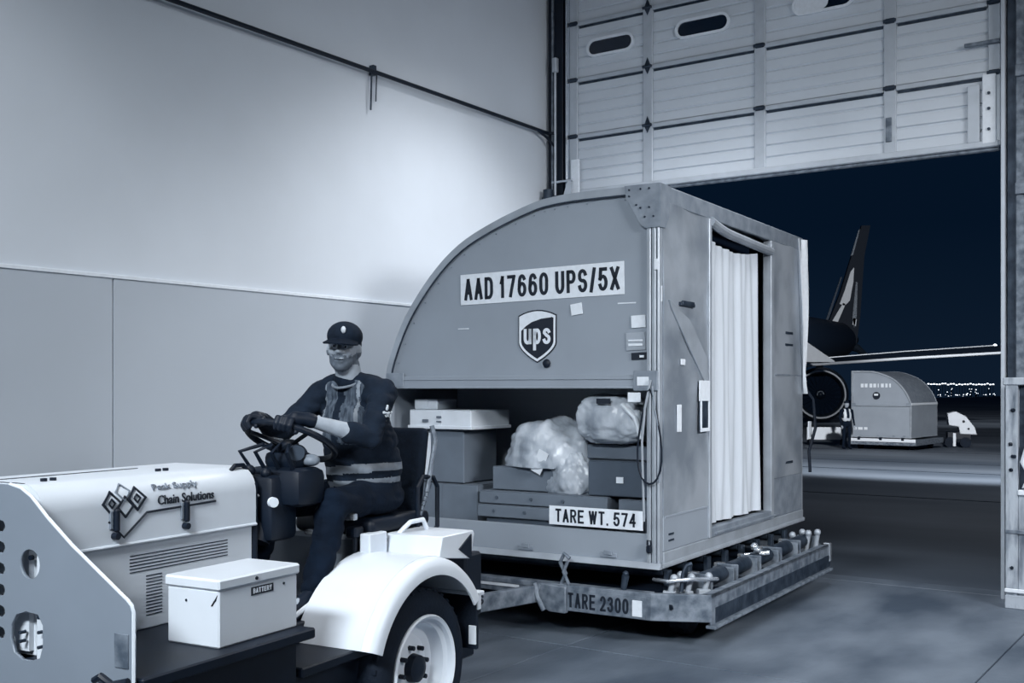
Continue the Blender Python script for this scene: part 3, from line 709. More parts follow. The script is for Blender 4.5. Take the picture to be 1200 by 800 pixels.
# fittings at the near corner and the far corner
for (x, y, a) in ((.06, -.01, 20), (.14, .08, -30), (.22, .17, 40), (.05, .12, 70)):
    part('lock_fitting', MB().cyl((x, y, .28), (x + .03, y + .03, .42), .018, 10).ell((x + .03, y + .03, .42), .026, n=8).box(x - .03, x + .05, y - .02, y + .03, .28, .34, .004, M=Matrix.Translation((x, y, 0)) @ Matrix.Rotation(R(a), 4, 'Z') @ Matrix.Translation((-x, -y, 0))), ALU, dl)
for (x, y) in ((.10, 2.35), (.2, 2.45), (.26, 2.5), (.12, 2.55)):
    part('lock_fitting', MB().cyl((x, y, .3), (x + .02, y, .40 + .1 * x), .02, 10).ell((x + .02, y, .42 + .1 * x), .028, n=8), ALU, dl)
for (y0) in (1.28,):
    part('lock_fitting', MB().ell((.2, y0, .45), (.03, .04, .025)).ell((.14, y0 + .1, .455), (.03, .03, .03)).cyl((.1, y0, .40), (.25, y0 + .1, .42), .018), CHROME, dl)
part('lever', MB().tube([(.14, .02, .34), (.145, .03, .45), (.16, .05, .50), (.19, .07, .515)], .013, 8), STEELD, dl)
part('hose', MB().tube([(-.05, .02, .40), (.08, -.06, .41), (.18, .02, .42), (.26, .14, .41), (.27, .3, .39)], .012, 8), CHROME, dl)
for x in (-1.95, -1.55, -.2):
    part('stop_peg', MB().cyl((x, -.11, ZT), (x + .01, -.1, ZT + .09), .018, 8, r1=.026).ell((x + .01, -.1, ZT + .1), .02, n=8), STEELD, dl)
for x in (-.62,):
    part('latch_hook', MB().tube([(x - .02, -.13, ZT), (x + .01, -.13, ZT + .07), (x - .03, -.13, ZT + .14), (x + .0, -.13, ZT + .20), (x + .04, -.13, ZT + .17)], .014, 8).tube([(x + .04, -.14, ZT), (x, -.14, ZT + .08), (x + .03, -.14, ZT + .15)], .012, 8), STEEL, dl)
label_plate(dl, 'TARE 2300', -.60, .175, .575, .14, y=-.152, tw=.76, th=.7, m=STEEL, mi=INK, left=.02)
part('sticker', MB().box(-.115, -.05, -.162, -.156, .19, .29), LABEL, dl)
part('bolt_hole', MB().cyl((.12, -.108, .26), (.125, -.1, .26), .018, 10), BLACK, dl)
# drawbar
part('pivot_plate', MB().prism([(-.80, .34), (-.58, .33), (-.58, .16), (-.70, .16), (-.78, .2)], 'y', -.19, -.15, b=.004).cyl((-.79, -.21, .315), (-.79, -.15, .315), .03, 10).tube([(-.80, -.21, .34), (-.77, -.22, .25), (-.73, -.21, .17)], .016, 8), STEEL, dl)
db = MB()
a0, a1 = V((-.80, -.17, .27)), V((-1.10, -1.25, .30))
d = (a1 - a0).normalized(); ang = math.atan2(d.y, d.x)
Md = Matrix.Translation(a0) @ Matrix.Rotation(ang, 4, 'Z')
db.box(0, (a1 - a0).length, -.03, .03, -.055, .055, .006, M=Md)
bar = part('drawbar', db, STEEL, dl)
part('drawbar', MB().box(0, 1.15, -.03, .03, -.055, .055, .006, M=Matrix.Translation((-1.45, -.17, .27)) @ Matrix.Rotation(math.atan2(-1.08, .33), 4, 'Z')), STEEL, dl)
part('tow_tongue', MB().cyl((-1.1, -1.2, .30), (-.935, -1.60, .35), .035, 12).lathe([(-.02, .035), (.02, .035), (.02, .07), (-.02, .07)], (-.91, -1.66, .35), 'z', 20), STEEL, dl)
# letters on the drawbar (facing the camera side)
Mt = Matrix.Translation(a1) @ Matrix.Rotation(ang + math.pi, 4, 'Z') @ Matrix.Translation((.42, -.031, -.035))
text('lettering', 'UPS', .2, .065, Mt, INK, bar, .002, .2)
part('sticker', MB().box(-1.28, -.96, -.146, -.142, .285, .315), LABEL, dl)
# dolly wheels
def dolly_wheel(x, y):
    wl = part('wheel', MB().lathe([(-.06, .06), (-.06, .135), (-.045, .155), (.045, .155), (.06, .135), (.06, .06)], (x, y, .155), 'x', 28), RUBBER, dl)
    part('rim', MB().lathe([(-.05, .0), (-.05, .085), (.05, .085), (.05, .0)], (x, y, .155), 'x', 20), STEELD, wl)
for x in (-2.0, .02):
    for y in (.35, 2.1): dolly_wheel(x, y)
part('axle', MB().cyl((-2.0, .35, .155), (.02, .35, .155), .03).cyl((-2.0, 2.1, .155), (.02, 2.1, .155), .03), BLACK, dl)

# ================================================================ BAGGAGE TUG
tg = thing(TUG, 'baggage_tug', 'white open baggage tug with rounded hood in the foreground', 'vehicle', (-.83, -.5, 0))
# front plate
PY = -1.66
holes = [circle(-.50, 1.03, .05), [(x_ + .10, z_) for x_, z_ in [(-.60, .705), (-.55, .72), (-.535, .76), (-.535, .83), (-.56, .865), (-.62, .87), (-.67, .855), (-.695, .82), (-.70, .77), (-.68, .725), (-.64, .705)]]]
for k in range(6): holes.append(pill(-.655, 1.15 - k * .073, .028, .02, 5))
outl = [(-1.61, .22), (-.018, .22), (-.018, .915), (-.026, .935), (-.045, .95), (-.30, 1.105), (-.42, 1.19), (-.50, 1.255), (-.55, 1.28), (-.61, 1.292), (-1.05, 1.292), (-1.10, 1.28), (-1.16, 1.255), (-1.24, 1.19), (-1.36, 1.105), (-1.58, .95), (-1.61, .915)]
mb = MB(); mb._add(outline([outl] + holes, lambda u, v, w_: (u, PY + w_, v), .014))
fp = part('front_plate', mb, GREYP, tg, smooth=False, label='grey front plate with round holes')
e = [(x, PY, z) for x, z in [(-.020, .3)] + outl[2:10]]
part('plate_edge', MB().tube(e, .008, 6), WHITE, fp)
part('reflector', MB().box(-.093, -.03, PY - .012, PY - .006, .735, .845, .002), STEEL, fp)
part('bracket', MB().box(-.515, -.36, PY + .03, PY + .05, .68, 1.1, .003), WHITE, fp)
for x, z in ((-.535, 1.045), (-.475, 1.04)): part('bolt', MB().cyl((x, PY + .02, z), (x, PY + .032, z), .009, 8), BLACK, fp)
for x, z in ((-.475, .85), (-.475, .80), (-.475, .75), (-.57, .79), (-.57, .76)): part('bolt', MB().cyl((x, PY + .005, z), (x, PY + .03, z), .006, 8), STEELD, fp)
part('cable', MB().tube([(-.16, PY - .03, .69), (-.12, PY - .04, .71), (-.08, PY - .03, .685), (-.02, PY - .02, .70)], .012, 8), BLACK, fp)
# hood: lid with rounded edges over straight sides
HX0, HX1, HY0, HY1 = -1.12, -.545, -1.64, -.51
def hoodprof(x0, x1, zb, zt, r):
    pts = [(x0, zb)]
    for k in range(9): a = math.pi - math.pi / 2 * k / 8; pts.append((x0 + r + r * math.cos(a), zt - r + r * math.sin(a)))
    for k in range(9): a = math.pi / 2 - math.pi / 2 * k / 8; pts.append((x1 - r + r * math.cos(a), zt - r + r * math.sin(a)))
    pts.append((x1, zb)); return pts
hd = part('hood', MB().prism(hoodprof(HX0, HX1, 1.035, 1.285, .10), 'y', HY0 + .06, HY1), WHITE, tg)
part('hood_side', MB().box(HX0 + .012, HX1 - .012, HY0 + .04, HY1 - .01, .70, 1.035, .004), WHITE, tg)
part('hood_nose', MB().prism(hoodprof(HX0 + .02, HX1 - .02, .72, 1.265, .12), 'y', HY0 + .02, HY0 + .06), WHITE, tg)
part('hood_seam', MB().box(HX0 + .22, HX0 + .235, -1.50, -.85, 1.284, 1.287), BLACK, hd)
part('hood_seam', MB().box(HX0 + .1, HX1 - .12, -1.57, -1.56, 1.283, 1.287), BLACK, hd)
part('hood_bead', MB().cyl((HX1 + .001, HY0 + .06, 1.037), (HX1 + .001, HY1, 1.037), .007, 8), WHITE, hd)
for y in (-1.46, -1.42, -.92, -.88): part('bolt', MB().cyl((HX1 - .15, y, 1.284), (HX1 - .15, y, 1.296), .012, 8), BLACK, hd)
for y in (-1.27, -.92):
    lt = part('latch', MB().box(HX1 - .0, HX1 + .020, y - .012, y + .012, 1.09, 1.175, .006), BLACK, hd, label='black rubber hood latch')
    part('latch_knob', MB().cyl((HX1, y - .006, 1.075), (HX1 + .025, y - .006, 1.075), .013, 10), BLACK, lt)
    part('latch_anchor', MB().box(HX1 - .002, HX1 + .008, y - .028, y - .012, 1.10, 1.17, .003), GREYP, lt)
# lettering and diamond emblem on the hood side (facing +x)
def onside(y, z, x=HX1 + .002, tilt=0):
    return Matrix.Translation((x, y, z)) @ Matrix.Rotation(R(90), 4, 'Z') @ Matrix.Rotation(R(tilt), 4, 'Y')
def wrapped(bm_):
    """bend a decal built on the flat hood side round the hood's upper edge"""
    r_, zc = .10, 1.185
    for v in bm_.verts:
        if v.co.z > zc:
            d_ = v.co.x - HX1; th_ = (v.co.z - zc) / r_
            v.co.x = HX1 - r_ + (r_ + d_) * math.cos(th_); v.co.z = zc + (r_ + d_) * math.sin(th_)
    return bm_
def decal(name, mb_, m, label=None):
    wrapped(mb_.bm); return part(name, mb_, m, hd, label, smooth=False)
mb_ = MB(); mb_._add(textmesh('Peak Supply', .235, .034, .003, .008), onside(-1.08, 1.219)); decal('lettering', mb_, INKG)
mb_ = MB(); mb_._add(textmesh('Chain Solutions', .30, .036, .003, .014), onside(-1.065, 1.170)); decal('lettering', mb_, INK)
def diamond(mb_, cy, cz_, r, wd):
    k_ = 1.05
    o_ = [(cy - r, cz_), (cy, cz_ - r * k_), (cy + r, cz_), (cy, cz_ + r * k_)]
    i_ = [(cy - r + wd, cz_), (cy, cz_ - (r - wd) * k_), (cy + r - wd, cz_), (cy, cz_ + (r - wd) * k_)]
    mb_._add(outline([o_, i_], lambda u, v, w_: (HX1 + .003 + w_, u, v), .006))
lg = MB()
diamond(lg, -1.285, 1.195, .046, .010); diamond(lg, -1.165, 1.205, .046, .010); diamond(lg, -1.222, 1.178, .040, .008)
diamond(lg, -1.285, 1.195, .018, .006); diamond(lg, -1.165, 1.205, .018, .006)
lg.tube([(HX1 + .003, -1.30, 1.130), (HX1 + .003, -1.23, 1.065), (HX1 + .003, -1.12, 1.148), (HX1 + .003, -.755, 1.158)], .0045, 6)
decal('emblem', lg, INK, 'dark outline emblem of linked diamonds')
lg = MB(); diamond(lg, -1.225, 1.235, .036, .006); decal('emblem', lg, INKG)
# louvres
vs = MB()
for k in range(6):
    z = .985 - k * .0125; vs.box(HX1 - .014, HX1 - .0105, -1.19, -.67, z, z + .004)
part('vent_slots', vs, STEELD, tg, smooth=False, kind='stuff')
vs = MB()
for k in range(13):
    z = .90 - k * .0125; vs.box(HX1 - .014, HX1 - .0105, -1.11, -1.03, z, z + .004)
part('vent_slots', vs, STEELD, tg, smooth=False, kind='stuff')
part('dash_panel', MB().box(HX0, HX1, HY1 - .01, HY1 + .02, .70, 1.22, .01), BLACK, tg)
part('pedal_bracket', MB().box(-.03, .03, 0, .20, -.012, .012, .004, M=Matrix.Translation((-.60, -.46, 1.16)) @ Matrix.Rotation(R(-28), 4, 'X')).box(-.62, -.58, -.46, -.42, 1.02, 1.05, .004), WHITE, tg)
# chassis, shelf, footwell
part('chassis', MB().box(-1.55, -.12, -1.60, .62, .28, .50, .01), BLACK, tg)
part('shelf', MB().box(-.57, -.0, -1.64, -.78, .66, .70, .006).box(-.50, -.06, -1.64, -.82, .34, .66, .006), BLACK, tg)
part('shelf', MB().box(-1.61, -1.10, -1.64, -.80, .66, .70, .006).box(-1.6, -1.15, -1.64, -.82, .34, .66, .006), BLACK, tg)
part('running_board', MB().box(-.34, -.05, -.80, -.33, .50, .54, .006), BLACK, tg)
part('footwell', MB().box(-1.5, -.34, -.80, .02, .50, .625, .006), BLACK, tg)
part('cable', MB().tube([(-.37, -.60, .64), (-.37, -.52, .64), (-.375, -.45, .65), (-.375, -.36, .68), (-.38, -.28, .70)], .011, 8), LABEL, tg)
part('seat_pedestal', MB().box(-1.25, -.40, .02, .55, .55, .93, .02), GREYP, tg, label='grey sheet pedestal under the seat')
part('rear_deck', MB().box(-1.55, -.1, .50, .66, .48, .80, .012), BLACK, tg)
part('hitch', MB().box(-.9, -.76, .62, .85, .33, .37, .006).cyl((-.83, .82, .28), (-.83, .82, .44), .02), STEELD, tg)
# wheels
def tug_wheel(x, y, out=1, r=.36, name='wheel', sc_=1):
    s = out; c = (x, y, r)
    def pr(p): return [(q[0] * s, q[1]) for q in p]
    wl = part(name, MB().lathe(pr([(-.02, .235), (-.005, .26), (0, .30), (-.02, .338), (-.05, .357), (-.11, .36), (-.17, .357), (-.2, .338), (-.22, .30), (-.215, .235)]), c, 'x', 64), RUBBER, tg)
    tr = MB()
    for k in range(36):
        a = 2 * math.pi * k / 36
        Mx = Matrix.Translation(c) @ Matrix.Rotation(a, 4, 'X')
        tr.box(-.06 * s if s > 0 else .03, -.03 if s > 0 else .06, -.012, .012, .346, .3575, .003, M=Mx)
    part('tread_block', tr, RUBBER, wl, kind='stuff')
    rm = part('rim', MB().lathe(pr([(-.005, .245), (.002, .238), (-.008, .226), (-.03, .222), (-.045, .205), (-.075, .20), (-.10, .185), (-.11, .15), (-.085, .10), (-.08, .065), (-.105, .065), (-.13, .15), (-.13, .22), (-.2, .235)]), c, 'x', 56), WHITE, wl)
    part('hub', MB().lathe(pr([(-.10, .0), (-.04, .0), (-.035, .03), (-.045, .06), (-.10, .068)]), c, 'x', 28), BLACK, wl)
    for k in range(8):
        a = 2 * math.pi * k / 8 + .2
        q = V((x - .086 * s, y + .095 * math.cos(a), r + .095 * math.sin(a)))
        part('wheel_nut', MB().cyl(q, q + V((.03 * s, 0, 0)), .011, 6), BLACK, wl)
    return wl
tug_wheel(0, 0)
tug_wheel(-1.66, 0, -1)
for wx, o_ in ((-.13, 1), (-1.53, -1)):
    wl = tug_wheel(wx, -1.25, o_)
    for q in [wl] + list(wl.children):     # smaller front wheels
        c_ = V((wx, -1.25, .36)) - OFF[tg]; g_ = V((wx, -1.25, .30)) - OFF[tg]
        q.data.transform(Matrix.Translation(g_) @ Matrix.Scale(.30 / .36, 4) @ Matrix.Translation(-c_))
# fenders
def fender(x0, x1, flip=False):
    cz_ = .36; Ro, Ri = .505, .43
    A = [R(a) for a in range(203, -1 - 36, -6)]   # from front-low over the top to the rear
    def pt(rad, a, sx=1): return (-rad * -math.cos(a) , cz_ + rad * math.sin(a))
    fm = MB()
    pts_o = [(Ro * math.cos(a) , cz_ + Ro * math.sin(a)) for a in [R(v) for v in range(160, 24, -6)] + [R(32)]][:-1]
    # angle 180 = front (-y), 0 = rear (+y)
    ang_ = [R(159 - 126 * k / 44) for k in range(45)]
    so = [(Ro * math.cos(v), cz_ + Ro * math.sin(v)) for v in ang_]; si = [(Ri * math.cos(v), cz_ + Ri * math.sin(v)) for v in ang_]
    skin_i = [((Ro - .012) * math.cos(v), cz_ + (Ro - .012) * math.sin(v)) for v in ang_]
    fm.prism(so + skin_i[::-1], 'x', x0, x1)
    return fm, so, si
fm, so, si = fender(-.365, -.018)
fd = part('fender', fm, WHITE, tg, label='large white curved rear fender')
# rounded outer shoulder and arch flange
ring = MB()
for i in range(len(so)):
    pass
prof_ = [(-.03, .505), (.008, .500), (.030, .485), (.040, .462), (.040, .425), (.030, .425), (.028, .46), (.0, .488), (-.03, .493)]
t_ = bmesh.new(); rings = []
ang_ = [R(159 - 126 * k / 40) for k in range(41)]
for v in ang_:
    rings.append([t_.verts.new((h, rr_ * math.cos(v), .36 + rr_ * math.sin(v))) for h, rr_ in prof_])
for k in range(40):
    for i in range(len(prof_)):
        j = (i + 1) % len(prof_); t_.faces.new((rings[k][i], rings[k][j], rings[k + 1][j], rings[k + 1][i]))
t_.faces.new(rings[0]); t_.faces.new(rings[-1][::-1]); bmesh.ops.recalc_face_normals(t_, faces=t_.faces)
ring._add(t_); part('arch_flange', ring, WHITE, fd)
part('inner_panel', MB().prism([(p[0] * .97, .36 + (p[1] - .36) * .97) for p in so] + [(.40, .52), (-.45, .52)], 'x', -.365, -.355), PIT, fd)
fm, so2, si2 = fender(-1.70, -1.26); part('fender', fm, WHITE, tg)
part('fender_box', MB().prism([(.13, .84), (.16, .935), (.44, .935), (.45, .92), (.42, .80)], 'x', -.33, -.02, b=.004), WHITE, tg)
part('fender_box_hole', MB().prism([(.30, .86), (.41, .92), (.41, .80)], 'x', -.02, -.012), BLACK, tg)  # triangular hole in the box side, its dark inside painted as a black piece
part('fender_box', MB().box(-.36, -.30, -.02, .12, .84, .95, .006), WHITE, tg)
part('switch', MB().box(-.42, -.36, -.05, .02, .93, .98, .008), BLACK, tg)
part('switch_stem', MB().cyl((-.385, -.02, .86), (-.385, -.02, .93), .012, 8), BLACK, tg)
part('handrail', MB().tube([(-.28, .18, .93), (-.26, .25, .98), (-.24, .33, .985), (-.24, .37, .93)], .012, 8), LABEL, tg)
part('mudflap', MB().box(-.30, -.0, .435, .455, .36, .64, .003), RUBBER, tg)
part('mudflap_strip', MB().box(-.04, .0, .425, .435, .385, .475, .002), LABEL, tg)
part('mudflap_bracket', MB().box(-.30, .03, .40, .46, .625, .645, .003).box(.02, .03, .40, .43, .56, .64, .003), WHITE, tg)
# steering column, wheel, console
WC = V((-.595, -.22, 1.38)); TL = R(27); WR = .205
def rimpt(a, rad=WR):
    return WC + V((rad * math.cos(a), -rad * math.sin(a) * math.cos(TL), rad * math.sin(a) * math.sin(TL)))
st = part('steering_wheel', MB().tube([rimpt(2 * math.pi * k / 36) for k in range(36)], .0155, 10, closed=True), BLACK, tg)
for a in (0, 120, 240):
    part('spoke', MB().tube([rimpt(R(a + 30), .03) - V((0, .01, .02)), rimpt(R(a + 30), WR)], .010, 8), BLACK, st)
part('hub', MB().ell(WC - V((0, .012, .02)), (.045, .045, .03)), BLACK, st)
part('spoke_trim', MB().tube([rimpt(R(170), .19) + V((0, 0, .01)), rimpt(R(195), .06) + V((0, 0, .01))], .005, 6), CHROME, st)
part('steering_column', MB().cyl(WC - V((0, .01, .02)), (-.60, -.42, 1.02), .035, 14).cyl((-.60, -.33, 1.20), (-.60, -.45, .95), .06, 14), BLACK, tg)
cs = part('console', MB().box(-.86, -.50, -.46, -.28, .95, 1.24, .03, seg=2).box(-.76, -.48, -.40, -.20, 1.14, 1.26, .03, seg=2), BLACK, tg)
part('gauge', MB().cyl((-.50, -.30, 1.33), (-.47, -.33, 1.335), .035, 14).ell((-.52, -.27, 1.32), (.05, .05, .05)), STEELD, cs)
part('gauge', MB().ell((-.45, -.26, 1.30), (.045, .04, .028)), GREYP, cs, label='pale rounded gauge pod')
part('gauge', MB().cyl((-.49, -.47, 1.13), (-.47, -.48, 1.13), .022, 14), LABEL, cs, label='small white round dial')
part('knob', MB().ell((-.62, -.47, 1.26), .028, n=10).cyl((-.62, -.47, 1.26), (-.62, -.44, 1.18), .012), BLACK, cs)
part('knob', MB().ell((-.56, -.43, 1.25), .024, n=10).cyl((-.56, -.43, 1.25), (-.58, -.42, 1.17), .01), BLACK, cs)
part('lever', MB().tube([(-.60, -.42, 1.10), (-.60, -.47, 1.22), (-.60, -.53, 1.29), (-.60, -.58, 1.29), (-.60, -.61, 1.265)], .010, 8), BLACK, cs)
part('cover', MB().box(-.57, -.42, -.16, -.12, .95, .97, .004).box(-.42, -.33, -.10, -.07, 1.02, 1.05, .004), CHROME, cs)
part('dash_body', MB().box(-.72, -.40, -.40, -.20, 1.10, 1.27, .04, seg=2).box(-.66, -.46, -.34, -.22, 1.26, 1.34, .03, seg=2), BLACK, cs)
for q in range(4):
    part('cable', MB().tube([(-.70 + .08 * q, -.36, 1.25), (-.72 + .09 * q, -.42, 1.34), (-.64 + .05 * q, -.36, 1.37), (-.60, -.30, 1.33)], .010, 8), BLACK, cs)
part('shroud', MB().box(-.95, -.78, -.42, -.3, .62, 1.1, .03), BLACK, cs)
# seat
seat = part('seat', MB().box(-.80, -.33, .04, .54, .93, 1.01, .03, seg=3), BLACK, tg)
part('seat_back', MB().box(-.76, -.37, 0, .06, 0, .44, .028, seg=3, M=Matrix.Translation((0, .47, .99)) @ Matrix.Rotation(R(-10), 4, 'X')), CLOTH2, seat)
for x in (-.33, -.79):
    part('seat_frame', MB().tube([(x, .42, .90), (x, .42, 1.13), (x, .47, 1.18), (x, .56, 1.17), (x, .60, 1.12), (x, .60, .92), (x, .55, .89), (x, .42, .89)], .012, 8, closed=True), BLACK, seat)
    part('seat_side', MB().tube([(x, .50, 1.10), (x - .0, .54, 1.22), (x, .58, 1.36), (x + (.02 if x < -.5 else -.02), .58, 1.43)], .013, 8), STEEL if x > -.5 else BLACK, seat)
part('seat_frame', MB().tube([(-.33, .04, .90), (-.33, .44, .90)], .012, 8), STEEL, seat)
for k in range(7):
    part('spring', MB().tube([(-.33, .44 + .014 * k, .99 + .022 * k), (-.33, .45 + .014 * k, 1.01 + .022 * k)], .011, 6), STEEL, seat)

# battery box on the shelf
t = thing(TUG, 'battery_box', 'white lidded battery box standing on the black shelf beside the hood', 'box', (-.25, -1.0, .70))
bx0, bx1, by0, by1 = -.325, -.075, -1.225, -.80
part('body', MB().box(bx0, bx1, by0, by1, .70, .905, .006), WHITE, t)
part('lid', MB().box(bx0 - .008, bx1 + .008, by0 - .008, by1 + .008, .905, .945, .007), WHITE, t)
pl = part('label', MB().box(bx1, bx1 + .002, -1.06, -.94, .862, .892), INK, t)
text('lettering', 'BATTERY', .10, .019, Matrix.Translation((bx1 + .002, -1.05, .868)) @ Matrix.Rotation(R(90), 4, 'Z'), LABEL, pl, .001, .2)
part('lock', MB().cyl((bx1, -1.04, .925), (bx1 + .012, -1.04, .925), .007, 8), BLACK, t)
part('lock', MB().prism([(bx1 - .028, .85), (bx1 - .005, .89), (bx1 - .012, .87), (bx1 - .035, .85)], 'y', by0 - .003, by0), BLACK, t)
part('rivet', MB().cyl((-.23, by0 - .003, .86), (-.23, by0, .86), .005, 8).cyl((bx1, -.88, .88), (bx1 + .003, -.88, .88), .005, 8), STEELD, t)

# ================================================================ DRIVER
def remeshed(mb, voxel, smooth_it=6):
    me = mb.mesh([], False); o = bpy.data.objects.new('t', me); COL.objects.link(o)
    m = o.modifiers.new('r', 'REMESH'); m.mode = 'VOXEL'; m.voxel_size = voxel; m.use_smooth_shade = True
    s = o.modifiers.new('s', 'SMOOTH'); s.factor = .5; s.iterations = smooth_it
    dg = bpy.context.evaluated_depsgraph_get(); r = bpy.data.meshes.new_from_object(o.evaluated_get(dg))
    bpy.data.objects.remove(o); bpy.data.meshes.remove(me); return r
def ripple(me, amp, sc_, sd):
    for v in me.vertices:
        n = v.normal; p = v.co
        v.co = p + n * (amp * (abs(noise.noise(V((p.x * sc_, p.y * sc_, p.z * sc_ * 2.2)) + V((sd, sd, 0)))) * 2 - .5))
def person_part(name, mb, mats, parent, voxel=.008, smooth_it=6, wr=0, rule=None, label=None, sd=0, sc_=9):
    me = remeshed(mb, voxel, smooth_it)
    if wr: ripple(me, wr, sc_, sd)
    off = OFF[parent]
    for m in (mats if isinstance(mats, (list, tuple)) else [mats]): me.materials.append(m)
    if rule:
        for p in me.polygons: p.material_index = rule(p.center)
    me.transform(Matrix.Translation(-off)); me.name = name; me.shade_smooth()
    o = bpy.data.objects.new(name, me); COL.objects.link(o); o.parent = parent; OFF[o] = off
    return tag(o, label)
pe = thing(TUG, 'person', 'man in dark cap and vest driving the tug, gloved hands on the wheel', 'person', (-.52, .25, 1.01))
HC = V((-.50, .045, 1.805)); HY = R(25)
HM = Matrix.Translation(HC) @ Matrix.Rotation(HY, 4, 'Z') @ Matrix.Rotation(R(4), 4, 'Y') @ Matrix.Rotation(R(-2), 4, 'X')
def h(x, y, z): return HM @ V((x, y, z))
hipL, hipR = V((-.43, .27, 1.10)), V((-.61, .27, 1.10))
knL, knR = V((-.40, -.16, 1.10)), V((-.73, -.19, 1.08))
anL, anR = V((-.42, -.27, .71)), V((-.78, -.31, .71))
shL, shR = V((-.325, .12, 1.60)), V((-.675, .12, 1.60))
elL, elR = V((-.275, -.05, 1.395)), V((-.80, -.07, 1.40))
gL, gR = rimpt(R(62)), rimpt(R(118))
wrL = gL + V((.055, .085, .02)); wrR = gR + V((-.03, .095, .02))
def torso(m, g):
    m.cap((-.52, .27, 1.12), (-.52, .26, 1.16), .14 + g, .145 + g)
    m.ell((-.52, .25, 1.24), (.165 + g, .13 + g, .17)); m.ell((-.515, .20, 1.36), (.165 + g, .12 + g, .16))
    m.ell((-.51, .15, 1.49), (.18 + g, .12 + g, .14)); m.cap(shL, shR, .066 + g, .066 + g)
    m.cap((-.50, .11, 1.655), (-.37, .12, 1.62), .052 + g, .06 + g); m.cap((-.50, .11, 1.655), (-.63, .12, 1.62), .052 + g, .06 + g)
    m.cap((-.52, .18, 1.22), (-.515, .12, 1.42), .13 + g, .11 + g)
def hand(m, wr, g, side, glove=0):
    """palm over the rim, four fingers wrapped round it, thumb from the palm's side"""
    tan = (rimpt(R(63 if side > 0 else 117)) - rimpt(R(57 if side > 0 else 123))).normalized() * (1 if side > 0 else -1)
    rad = (g - WC).normalized(); up = V((0, math.sin(TL), math.cos(TL)))
    k = g + up * .030 + rad * .0
    base = wr.lerp(k, .55)
    m.cap(wr, base, .027 + glove, .030 + glove); m.ell(k - rad * .022 + up * .0, (.042 + glove, .035 + glove, .020 + glove))
    for i in range(4):
        o_ = tan * (-.033 + .0215 * i) * 1
        r_ = (.0098, .0105, .0102, .0088)[i] + glove; L_ = (.9, 1.05, 1.0, .82)[i]
        a_ = g + o_ + up * .026 - rad * .004; b_ = g + o_ + up * .018 + rad * .026 * L_; c_ = g + o_ - up * .010 + rad * .030 * L_; d_ = g + o_ - up * .027 + rad * .008
        m.cap(k - rad * .03 + o_ * .8, a_, r_ * 1.05, r_); m.cap(a_, b_, r_, r_ * .97); m.cap(b_, c_, r_ * .97, r_ * .9); m.cap(c_, d_, r_ * .9, r_ * .8)
    th = -tan
    t0 = k - rad * .035 + th * .030; t1 = g + th * .052 - rad * .024 + up * .006; t2 = g + th * .056 - rad * .012 - up * .018
    m.cap(base, t0, .016 + glove, .014 + glove); m.cap(t0, t1, .0135 + glove, .0115 + glove); m.cap(t1, t2, .0115 + glove, .0095 + glove)
b = MB()
torso(b, -.012)
b.cap((-.51, .12, 1.60), (-.503, .075, 1.73), .066, .062)
for hp, kn, an in ((hipL, knL, anL), (hipR, knR, anR)):
    b.cap(hp, kn, .078, .052); b.cap(kn, kn.lerp(an, .35), .05, .052); b.cap(kn.lerp(an, .35), an, .052, .034)
    b.cap(an, an + V((0, -.14, -.035)), .03, .024)
for sh, el, wr_, g_, sd_ in ((shL, elL, wrL, gL, 1), (shR, elR, wrR, gR, -1)):
    b.cap(sh, el, .050, .041); b.cap(el, el.lerp(wr_, .35), .040, .041); b.cap(el.lerp(wr_, .35), wr_, .041, .027)
    hand(b, wr_, g_, sd_)
# head
def he(c, r): b.ell(h(*c), r, rot=HM.to_3x3().to_4x4())
he((0, .012, .035), (.074, .094, .088)); he((0, -.012, -.02), (.064, .078, .088)); he((0, -.045, -.075), (.040, .038, .034)); he((0, -.02, -.055), (.058, .062, .05))
he((0, -.078, .028), (.05, .018, .016))
b.cap(h(0, -.083, .022), h(0, -.107, -.014), .009, .013); b.cap(h(-.013, -.096, -.018), h(.013, -.096, -.018), .009, .009)
for s in (-1, 1):
    he((s * .036, -.068, -.018), (.022, .02, .02)); he((s * .075, .012, -.005), (.010, .019, .031)); he((s * .027, -.076, .006), (.015, .010, .009))
b.cap(h(-.02, -.083, -.048), h(.02, -.083, -.048), .0075, .0075); b.cap(h(-.016, -.080, -.060), h(.016, -.080, -.060), .0085, .0085)
HI = HM.inverted()
def skinrule(p):
    q = HI @ V(p)
    if p.z > 1.66 and q.z > -.14 and q.y < .03:
        lim = -.048 + .42 * (q.y + .09) + .004 * noise.noise(p * 90)
        if q.z < -.115 or (q.y > -.025 and q.z < -.07): return 0
        if (q.z < lim) or (abs(q.x) < .034 and -.046 < q.z < -.031 and q.y < -.05): return 1
    return 0
# the two halves of arms and head are continuous skin
body = person_part('body', b, [SKIN, BEARD], pe, .0062, 4, rule=skinrule)
# eyes, brows, hair
for s in (-1, 1):
    e_ = part('eye', MB().ell(h(s * .027, -.081, .008), .0095, n=8), LABEL, body)
    part('pupil', MB().ell(h(s * .0275, -.0885, .007), .0052, n=6), BLACK, e_)
    part('eyebrow', MB().tube([h(s * .010, -.092, .022), h(s * .027, -.092, .028), h(s * .045, -.080, .024)], .0045, 6), BLACK, body)
hr = MB(); hr.ell(h(0, .028, .028), (.078, .087, .075), rot=HM.to_3x3().to_4x4()).ell(h(0, .05, -.03), (.066, .055, .05), rot=HM.to_3x3().to_4x4())
person_part('hair', hr, HAIR, body, .007, 3)
part('mouth_line', MB().tube([h(-.021, -.087, -.052), h(0, -.0915, -.0545), h(.021, -.087, -.052)], .0022, 6), BLACK, body)
